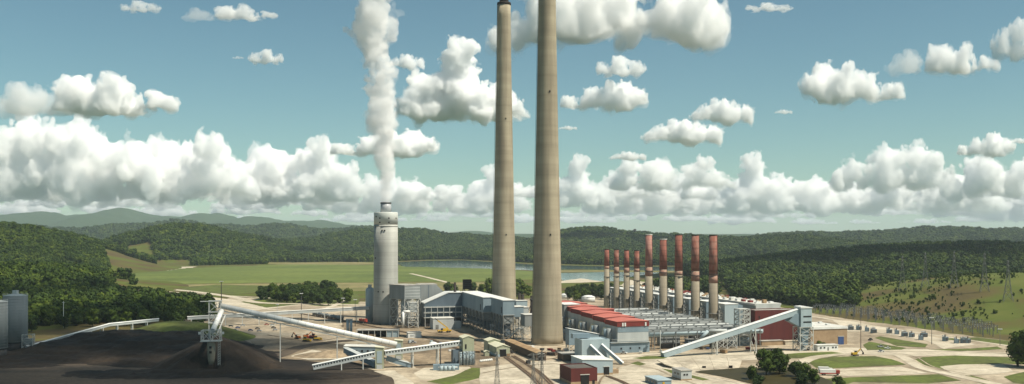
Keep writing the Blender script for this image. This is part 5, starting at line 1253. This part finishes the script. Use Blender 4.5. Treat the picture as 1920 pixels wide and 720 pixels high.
# ------------------------------------------------------------------ clouds and steam (closed meshes filled with even vapour)
def vnoise(shape, cell, g):
    out = g.uniform(-1, 1, [int(math.ceil(n / cell)) + 3 for n in shape]).astype(np.float32)
    for ax, n in enumerate(shape):
        u = np.arange(n) / cell + g.uniform(0, 1); i = np.floor(u).astype(int); f = (u - i).astype(np.float32); f = f * f * (3 - 2 * f)
        sh = [1, 1, 1]; sh[ax] = n; f = f.reshape(sh)
        out = np.take(out, i, ax) * (1 - f) + np.take(out, i + 1, ax) * f
    return out
def nets(f, org, vox):
    """surface nets: quads round the region where f > 0"""
    s = f > 0; c = [slice(None, -1), slice(1, None)]
    cnt = np.zeros([n - 1 for n in f.shape], np.int8)
    for a in (0, 1):
        for b in (0, 1):
            for d in (0, 1): cnt += s[c[a], c[b], c[d]]
    act = (cnt > 0) & (cnt < 8); ii = np.argwhere(act); lut = np.full(act.shape, -1, np.int32); lut[act] = np.arange(len(ii))
    acc = np.zeros((len(ii), 3)); num = np.zeros(len(ii))
    cor = [(a, b, d) for a in (0, 1) for b in (0, 1) for d in (0, 1)]
    val = {q: f[ii[:, 0] + q[0], ii[:, 1] + q[1], ii[:, 2] + q[2]] for q in cor}
    for p in cor:
        for ax in range(3):
            if p[ax]: continue
            q = list(p); q[ax] = 1; q = tuple(q); va, vb = val[p], val[q]; cr = (va > 0) != (vb > 0)
            t = np.where(cr, va / np.where(cr, va - vb, 1), 0)
            pos = np.tile(np.array(p, float), (len(ii), 1)); pos[:, ax] = t
            acc[cr] += pos[cr]; num[cr] += 1
    V = (ii + acc / num[:, None]) * vox + np.array(org); Qs = []
    for ax in range(3):
        o1, o2 = [(1, 2), (2, 0), (0, 1)][ax]
        lo = [slice(1, -1)] * 3; lo[ax] = slice(0, -1); hi = [slice(1, -1)] * 3; hi[ax] = slice(1, None)
        a, b = s[tuple(lo)], s[tuple(hi)]; e = np.argwhere(a != b); fl = a[tuple(e.T)]
        base = e.copy()
        for k in range(3):
            if k != ax: base[:, k] += 1
        def L(d1, d2):
            q = base.copy(); q[:, o1] -= d1; q[:, o2] -= d2; return lut[q[:, 0], q[:, 1], q[:, 2]]
        qd = np.stack([L(1, 1), L(0, 1), L(0, 0), L(1, 0)], -1); qd[~fl] = qd[~fl][:, ::-1]; Qs.append(qd)
    return V, np.concatenate(Qs)
def keep_big(V, Q, share=.02):
    """drop the loose crumbs so that a cloud stays one body"""
    lab = np.arange(len(V))
    for _ in range(400):
        m = lab[Q].min(1); new = lab.copy(); np.minimum.at(new, Q.ravel(), np.repeat(m, 4)); new = new[new]
        if (new == lab).all(): break
        lab = new
    ids, cn = np.unique(lab, return_counts=True); good = ids[cn == cn.max()]
    mv = np.isin(lab, good); idx = np.cumsum(mv) - 1; q = Q[mv[Q].all(1)]
    return V[mv], idx[q]
CV = dict(core=volmat('cloud_vapour', .021, (1, 1, 1), 0), wisp=volmat('thin_vapour', .006, (1, 1, 1), 0), far=volmat('distant_vapour', .0075, (1, 1, 1), 0), farw=volmat('distant_thin_vapour', .0025, (1, 1, 1), 0), rem=volmat('remote_vapour', .0070, (1, 1, 1), 0), remw=volmat('remote_thin_vapour', .0005, (1, 1, 1), 0))
def cloud_field(seed, hr, tufts, n=165, dep=.75, rag=1.25):
    """unit cloud: x -1..1, flat base near z 0, height hr"""
    g = np.random.default_rng(seed); vox = 2.3 / n; shape = (n, int(n * dep * .62) + 10, int(n * hr / 2.3 * 1.25) + 14)
    org = (-1.15, -shape[1] * vox / 2, -.16)
    xs = [org[k] + np.arange(shape[k]) * vox for k in range(3)]
    f = np.full(shape, -.35, np.float32)
    def ball(c, r):
        lo = [max(0, int((c[k] - r * 1.6 - org[k]) / vox)) for k in range(3)]; hi = [min(shape[k], int((c[k] + r * 1.6 - org[k]) / vox) + 2) for k in range(3)]
        if any(h <= l for l, h in zip(lo, hi)): return
        X = xs[0][lo[0]:hi[0], None, None] - c[0]; Yv = xs[1][None, lo[1]:hi[1], None] - c[1]; Zv = xs[2][None, None, lo[2]:hi[2]] - c[2]
        d = r - np.sqrt(X * X + Yv * Yv + Zv * Zv * 1.1); sl = tuple(slice(l, h) for l, h in zip(lo, hi)); f[sl] = np.maximum(f[sl], d)
    for (tx, th_, tw) in tufts:                # tower position, height and width given per cloud
        for k in range(5):
            x = tx + g.normal(0, tw * .33); y = g.normal(0, .14 * dep); hh = hr * th_ * (1 - .55 * min(1, abs(x - tx) / tw) ** 2) * g.uniform(.75, 1.0)
            r = min(tw * g.uniform(.34, .5), hh * .55); zc = hh - r
            ball((x, y, max(zc, r * .45)), r); ball((x + g.normal(0, .03), y, max(.42 * zc, r * .35)), r * 1.06)
            for j in range(9):
                d = g.standard_normal(3); d[2] = abs(d[2]) * .9; d[1] -= .35; d /= np.linalg.norm(d); c2 = np.array([x, y, max(zc, r * .45)]) + d * r * .92; r2 = r * g.uniform(.26, .46)
                ball(c2, r2)
                for q in range(4):
                    e = d + .8 * g.standard_normal(3); e /= np.linalg.norm(e); ball(c2 + e * r2 * .9, r2 * g.uniform(.3, .5))
    nz = .055 * vnoise(shape, n / 7, g) + .046 * vnoise(shape, n / 14, g) + .040 * vnoise(shape, n / 28, g) + .030 * vnoise(shape, n / 52, g) + .018 * vnoise(shape, n / 90, g)
    f = f + nz * rag - .012
    zb = xs[2][None, None, :] - .03 + .09 * vnoise((shape[0], shape[1], 1), n / 7, g) + .03 * vnoise((shape[0], shape[1], 1), n / 24, g)
    f = np.minimum(f, zb * .7)
    edge = np.zeros(shape, bool)
    for k in range(3):
        sl = [slice(None)] * 3; sl[k] = [0, 1, -2, -1]; edge[tuple(sl)] = True
    f[edge] = -.3
    return f, org, vox, g, shape
CL = {}
def make_cloud_mesh(key, seed, hr, tufts, n=165, dep=.75, rag=1.25, wisp=True):
    f, org, vox, g, shape = cloud_field(seed, hr, tufts, n, dep, rag)
    V, Qd = keep_big(*nets(f, org, vox)); core = fastmesh('cloud_core', V, Qd, CV['core'])
    core.polygons.foreach_set('use_smooth', np.ones(len(core.polygons), bool))
    ws = None
    if wisp:
        h = f[::2, ::2, ::2] + .016 + .030 * vnoise(f[::2, ::2, ::2].shape, n / 22, g) + .034 * vnoise(f[::2, ::2, ::2].shape, n / 44, g)
        ed = np.ones(h.shape, bool); ed[1:-1, 1:-1, 1:-1] = False; h[ed] = -.2
        V, Qd = keep_big(*nets(h, org, vox * 2)); ws = fastmesh('cloud_fringe', V, Qd, CV['wisp']); ws.polygons.foreach_set('use_smooth', np.ones(len(ws.polygons), bool))
    CL[key] = (core, ws)
    return len(core.polygons) + (len(ws.polygons) if ws else 0)
def put_cloud(key, px, base, wpx, Y, label, group='white cumulus clouds', hs=1.0, flip=1, rz=0.0, zoff=0.0, world=None):
    s = wpx / 2 * Y / F; p = at(px, Y); p.z = zt(base, Y) + zoff
    if world: p = Vector(world); s = wpx / 2
    core, ws = CL[key]
    t = thing('cloud', label, 'cloud', p, rz, group); t.scale = (s * flip, s, s * hs)
    parts = [link('core', core, t)] + ([link('fringe', ws, t)] if ws else [])
    if Y > 14000:                              # bigger and farther: thinner vapour
        for o, k in zip(parts, ('far', 'farw') if Y < 24000 else ('rem', 'remw')):
            o.material_slots[0].link = 'OBJECT'; o.material_slots[0].material = CV[k]
    return t
np_ = 0
for a in (('wide', 301, .55, [(-.55, .8, .4), (0, 1, .45), (.5, .75, .4), (.8, .45, .25), (-.85, .4, .22)]),
          ('tower', 302, 1.05, [(0, 1, .5), (.45, .62, .4), (-.45, .55, .42), (.75, .3, .28), (-.78, .3, .25)]),
          ('flat', 303, .38, [(-.6, .7, .35), (-.1, 1, .35), (.4, .8, .35), (.8, .55, .22), (-.88, .4, .18)]),
          ('wedge', 304, .50, [(.35, 1, .5), (-.2, .7, .45), (-.7, .4, .3), (.82, .6, .22)]),
          ('puff', 305, .62, [(-.1, .9, .55), (.45, .75, .45), (-.6, .6, .4)], 120),
          ('ragged', 306, .55, [(-.5, .6, .3), (.1, 1, .38), (.62, .7, .3)], 140, .7, 1.9),
          ('bank', 307, .62, [(-.75, .95, .34), (-.25, .8, .34), (.22, 1, .36), (.7, .8, .34), (0, .5, .9)], 185),
          ('bank2', 308, .52, [(-.8, .6, .3), (-.4, 1, .36), (.1, .75, .34), (.5, .9, .32), (.85, .55, .22)], 180),
          ('heap', 310, .66, [(x, h, w) for x, h, w in zip(np.linspace(-.86, .86, 12), (.45, .7, .62, .95, .8, 1, .7, .88, .6, .8, .5, .35), (.2, .26, .22, .3, .24, .3, .22, .28, .22, .26, .2, .16))], 165, .8, 1.35),
          ('heap2', 311, .55, [(x, h, w) for x, h, w in zip(np.linspace(-.86, .86, 11), (.5, .9, .6, .72, 1, .66, .5, .78, .95, .6, .4), (.18, .28, .2, .24, .3, .2, .2, .26, .28, .2, .16))], 165, .8, 1.5),
          ('shelf', 309, .34, [(-.8, .8, .3), (-.4, 1, .34), (.05, .8, .3), (.45, 1, .32), (.82, .7, .26)], 150, .9)):
    np_ += make_cloud_mesh(*a)
print('cloud faces', np_, 'T', round(time.time() - T0, 1))
for a in (('wide', 1150, 84, 430, 4600, 'big grey-based cloud at the top edge right of the tall chimneys', 1.5, 1),
          ('tower', 862, 226, 250, 9900, 'towering bright cloud behind the left tall chimney', 1.12, -1),
          ('puff', 765, 128, 70, 9900, 'small cloud between the steam plume and the towering cloud', 1.5, 1),
          ('wedge', 1135, 205, 180, 8900, 'flat-based cloud just right of the near tall chimney', 1.25, 1),
          ('ragged', 1162, 142, 115, 8700, 'ragged thin cloud above the flat-based cloud', 1.3, 1),
          ('wedge', 1594, 190, 200, 8500, 'clean bright cloud alone in the right half of the sky', 1.55, -1),
          ('flat', 1768, 136, 190, 7000, 'long cloud up right of the lone bright cloud', 1.55, 1),
          ('flat', 160, 213, 330, 9200, 'long low cloud alone in the left sky', 1.2, 1),
          ('puff', 1358, 230, 118, 10000, 'rounded cloud above the right horizon bank', 1.5, 1),
          ('ragged', 1912, 112, 120, 5500, 'ragged cloud cut by the upper right edge', 2.6, -1),
          ('wedge', 725, 292, 215, 12500, 'cloud crossing behind the foot of the steam plume', .95, 1),
          ('puff', 1285, 268, 150, 12000, 'rounded cloud top of the middle right bank', 1.15, 1),
          ('heap2', 1255, 330, 230, 15000, 'broad tiered cloud under the rounded top right of the chimneys', .8, 1),
          ('wedge', 1848, 292, 120, 12500, 'wedge cloud near the right edge above the bank', 1.5, 1),
          ('puff', 1912, 268, 40, 12500, 'small cloud at the right edge', .9, 1),
          ('ragged', 500, 119, 82, 8000, 'tiny wispy cloud left of the plume', 1.3, -1), ('ragged', 446, 110, 26, 8000, 'tiniest wisp left of the tiny wispy cloud', .7, 1),
          ('flat', 430, 36, 170, 5200, 'cloud cut by the top edge left of the plume', .8, 1), ('ragged', 262, 22, 90, 5200, 'faint cloud at the top edge near the left', .9, 1),
          ('ragged', 1440, 20, 110, 5300, 'faint cloud at the top edge right of the big grey cloud', .5, 1), ('puff', 1470, 213, 34, 10500, 'small cloud right of the rounded cloud', .9, 1),
          ('puff', 1066, 243, 36, 11000, 'small cloud just right of the near chimney', .8, 1), ('puff', 1180, 300, 70, 12500, 'faint small cloud left of the tiered cloud', .9, 1),
          # banks on the horizon, left to right
          ('heap', 130, 345, 360, 15500, 'highest domed cloud of the left horizon bank', 1.2, 1), ('bank2', 30, 352, 300, 17000, 'cloud of the left horizon bank at the left edge', .95, -1),
          ('heap2', 320, 350, 330, 16000, 'second domed cloud of the left horizon bank', 1.12, 1), ('heap2', 470, 356, 340, 17000, 'middle cloud of the left horizon bank', 1.0, -1),
          ('tower', 605, 350, 180, 16500, 'steep cloud at the right end of the left horizon bank', 1.0, 1), ('bank', 690, 372, 260, 19500, 'lower cloud behind the squat chimney', .8, 1),
          ('bank2', 830, 374, 260, 20000, 'lower cloud between plume and tall chimneys', .75, 1), ('tower', 925, 372, 150, 19500, 'cloud behind the left tall chimney near the horizon', .9, 1),
          ('tower', 1085, 362, 140, 17500, 'steep cloud right of the near chimney near the horizon', 1.05, -1), ('bank', 1190, 372, 250, 19500, 'wide cloud low above the red-topped chimneys', .85, -1),
          ('tower', 1410, 372, 160, 17500, 'steep cloud in the middle of the right horizon bank', 1.05, 1), ('bank2', 1340, 378, 240, 20000, 'low cloud left in the right horizon bank', .8, -1),
          ('heap', 1520, 374, 260, 18500, 'wide low cloud in the right horizon bank', .75, 1), ('heap', 1670, 330, 230, 15500, 'bright cloud above the right horizon bank', 1.05, -1),
          ('heap2', 1740, 372, 280, 18500, 'wide cloud of the right horizon bank below the wedge cloud', .85, -1), ('bank2', 1880, 345, 240, 16500, 'cloud of the right horizon bank at the right edge', 1.05, 1),
          ('bank', 1890, 385, 280, 20500, 'lowest cloud at the right edge', .8, 1)):
    a = list(a)
    if a[2] >= 330: a[2] += 27; a[4] *= 1.25; a[6] *= 1.25
    put_cloud(*a[:6], hs=a[6], flip=a[7])
rnd = random.Random(9); keys = ['shelf', 'heap2', 'shelf', 'heap', 'bank']
keys = ['puff', 'flat', 'shelf', 'heap2', 'wedge']
for i in range(54):                            # remote rows close to the horizon
    row = i % 3; px = -30 + (i // 3) * 114 + rnd.uniform(-38, 38) + row * 38
    put_cloud(keys[rnd.randrange(5)], px, (392, 405, 417)[row] + rnd.uniform(-4, 4), rnd.uniform(55, 135), (28500, 31500, 34500)[row] + rnd.uniform(0, 2500), 'small remote cloud in the pale band just above the horizon', 'remote band of small clouds', (1.05, .8, .55)[row] * rnd.uniform(.8, 1.25), rnd.choice((-1, 1)))
for i in range(20):                            # filling rows between the near banks and the remote rows
    row = i % 2; px = -30 + (i // 2) * 205 + rnd.uniform(-60, 60) + row * 100
    put_cloud(rnd.choice(['heap', 'bank2', 'heap2', 'bank']), px, (374, 386)[row] + rnd.uniform(-6, 4), rnd.uniform(90, 170), (23000, 24500)[row] + rnd.uniform(0, 1500), 'pale cloud in the middle rows of the horizon bank', 'middle rows of cloud', (.85, .75)[row] * rnd.uniform(.75, 1.15), rnd.choice((-1, 1)))
# clouds above and behind the frame whose shade lies on the coal yard and the right-hand ridge
def shade_cloud(X, Y, alt, w, label, key='wide', hs=.8, rz=75, sy=1.8):
    k = alt / math.tan(SUN_EL); h = Vector((SUND.x, SUND.y)).normalized()
    t = put_cloud(key, 0, 0, w, 0, label, hs=hs, world=(X + h.x * k, Y + h.y * k, alt), rz=R(rz)); t.scale.y *= sy
shade_cloud(-268, 635, 800, 470, 'cloud overhead that shades the coal yard', 'bank', .7, 78, 2.1)
shade_cloud(-425, 900, 800, 340, 'cloud overhead that shades the tree belt behind the coal heap', 'bank2', .9, 8, 2.0)
shade_cloud(-640, 1130, 800, 420, 'cloud overhead that shades the wood behind the silos', 'heap', .7, 30, 1.8)
shade_cloud(690, 1930, 1250, 900, 'cloud overhead that shades the wooded ridge on the right', 'bank', .6, 8, 1.3)
shade_cloud(345, 3800, 1700, 620, 'cloud overhead that shades the ridge behind the near chimney', 'wide', .8, 10, 1.0)
shade_cloud(-560, 3500, 1700, 620, 'cloud overhead that shades the hills left of the tall chimneys', 'wide', .8, 10, 1.0)
# steam plume
g = np.random.default_rng(12)
vox = 1.0; shape = (110, 72, 262); org = (SP.x - 62, SP.y - 36, 110)
f = np.full(shape, -12, np.float32); xs = [org[k] + np.arange(shape[k]) * vox for k in range(3)]
def ball(c, r):
    lo = [max(0, int(c[k] - r * 1.5 - org[k])) for k in range(3)]; hi = [min(shape[k], int(c[k] + r * 1.5 - org[k]) + 2) for k in range(3)]
    if any(h <= l for l, h in zip(lo, hi)): return
    X = xs[0][lo[0]:hi[0], None, None] - c[0]; Yv = xs[1][None, lo[1]:hi[1], None] - c[1]; Zv = xs[2][None, None, lo[2]:hi[2]] - c[2]
    sl = tuple(slice(l, h) for l, h in zip(lo, hi)); f[sl] = np.maximum(f[sl], r - np.sqrt(X * X + Yv * Yv + Zv * Zv))
py_ = [384, 372, 350, 320, 290, 250, 210, 170, 130, 100, 70, 40, 10, -20, -60]; pc = [723, 723, 723, 722.5, 721, 719, 714, 713, 711, 704, 695, 697, 702, 706, 712]; pw = [9, 9.5, 11, 15, 20, 24, 26, 28, 27, 25, 27, 31, 30, 30, 28]
m2 = SP.y / F
for k in range(150):
    u = k / 149 * 14; i = min(13, int(u)); w_ = u - i
    y_ = py_[i] * (1 - w_) + py_[i + 1] * w_; c_ = pc[i] * (1 - w_) + pc[i + 1] * w_; hw = pw[i] * (1 - w_) + pw[i + 1] * w_
    rad = hw * m2; ctr = np.array([(c_ - 960) * m2, SP.y, zt(y_, SP.y)])
    ball(ctr, rad * .57)
    for j in range(5):
        a_ = g.uniform(0, 6.28); d_ = rad * g.uniform(.35, .75); r_ = rad * g.uniform(.26, .46)
        c2 = ctr + np.array([math.cos(a_) * d_, math.sin(a_) * d_, g.uniform(-1, 1)]); ball(c2, r_)
        for q in range(2): e = g.standard_normal(3); e /= np.linalg.norm(e); ball(c2 + e * r_ * .85, r_ * .45)
for k in range(26):                            # the side curl near the top
    u = k / 25; ctr = np.array([(712 + 40 * u - 960) * m2, SP.y, zt(75 - 60 * u + 22 * math.sin(u * 5), SP.y)]); ball(ctr + g.normal(0, 1.6, 3), 4.2 * (1 - .45 * u) * g.uniform(.6, 1.2))
for k in range(14):
    u = k / 13; ctr = np.array([(690 - 38 * u - 960) * m2, SP.y, zt(80 - 22 * u, SP.y)]); ball(ctr + g.normal(0, 1.2, 3), 4.5 * (1 - .6 * u) * g.uniform(.6, 1.1))
amp = np.clip((xs[2] - 112) / 60, .25, 1)[None, None, :].astype(np.float32)
f = f + amp * (3.0 * vnoise(shape, 17, g) + 2.7 * vnoise(shape, 8.5, g) + 2.2 * vnoise(shape, 4.4, g) + 1.3 * vnoise(shape, 2.4, g) - .3)
ed = np.ones(shape, bool); ed[1:-1, 1:-1, 1:-1] = False; f[ed] = -3
V, Qd = keep_big(*nets(f, org, vox))
t = thing('steam_plume', 'white steam plume rising from the squat chimney out of the top', 'steam', (SP.x, SP.y, 114))
off = np.array([SP.x, SP.y, 114]); me = fastmesh('steam_core', V - off, Qd, volmat('steam', .10, (1, 1, 1), 0)); me.polygons.foreach_set('use_smooth', np.ones(len(me.polygons), bool)); link('core', me, t)
h = f[::2, ::2, ::2] + 1.3 + 2.6 * vnoise(f[::2, ::2, ::2].shape, 5, g) + 1.6 * vnoise(f[::2, ::2, ::2].shape, 2.5, g); ed = np.ones(h.shape, bool); ed[1:-1, 1:-1, 1:-1] = False; h[ed] = -3
h[:, :, :6] = np.minimum(h[:, :, :6], f[::2, ::2, ::2][:, :, :6] * .8)
V, Qd = keep_big(*nets(h, org, vox * 2)); me = fastmesh('steam_fringe', V - off, Qd, volmat('thin_steam', .026, (1, 1, 1), 0)); me.polygons.foreach_set('use_smooth', np.ones(len(me.polygons), bool)); link('fringe', me, t)
# haze over the whole valley
hz = MB().box(-27500, 27500, -27500, 27500, -30, 560).build('haze', volmat('haze_air', 3.6e-5, (.76, .90, 1.0), .1)); tag(hz, kind='stuff')
print('all T', round(time.time() - T0, 1))
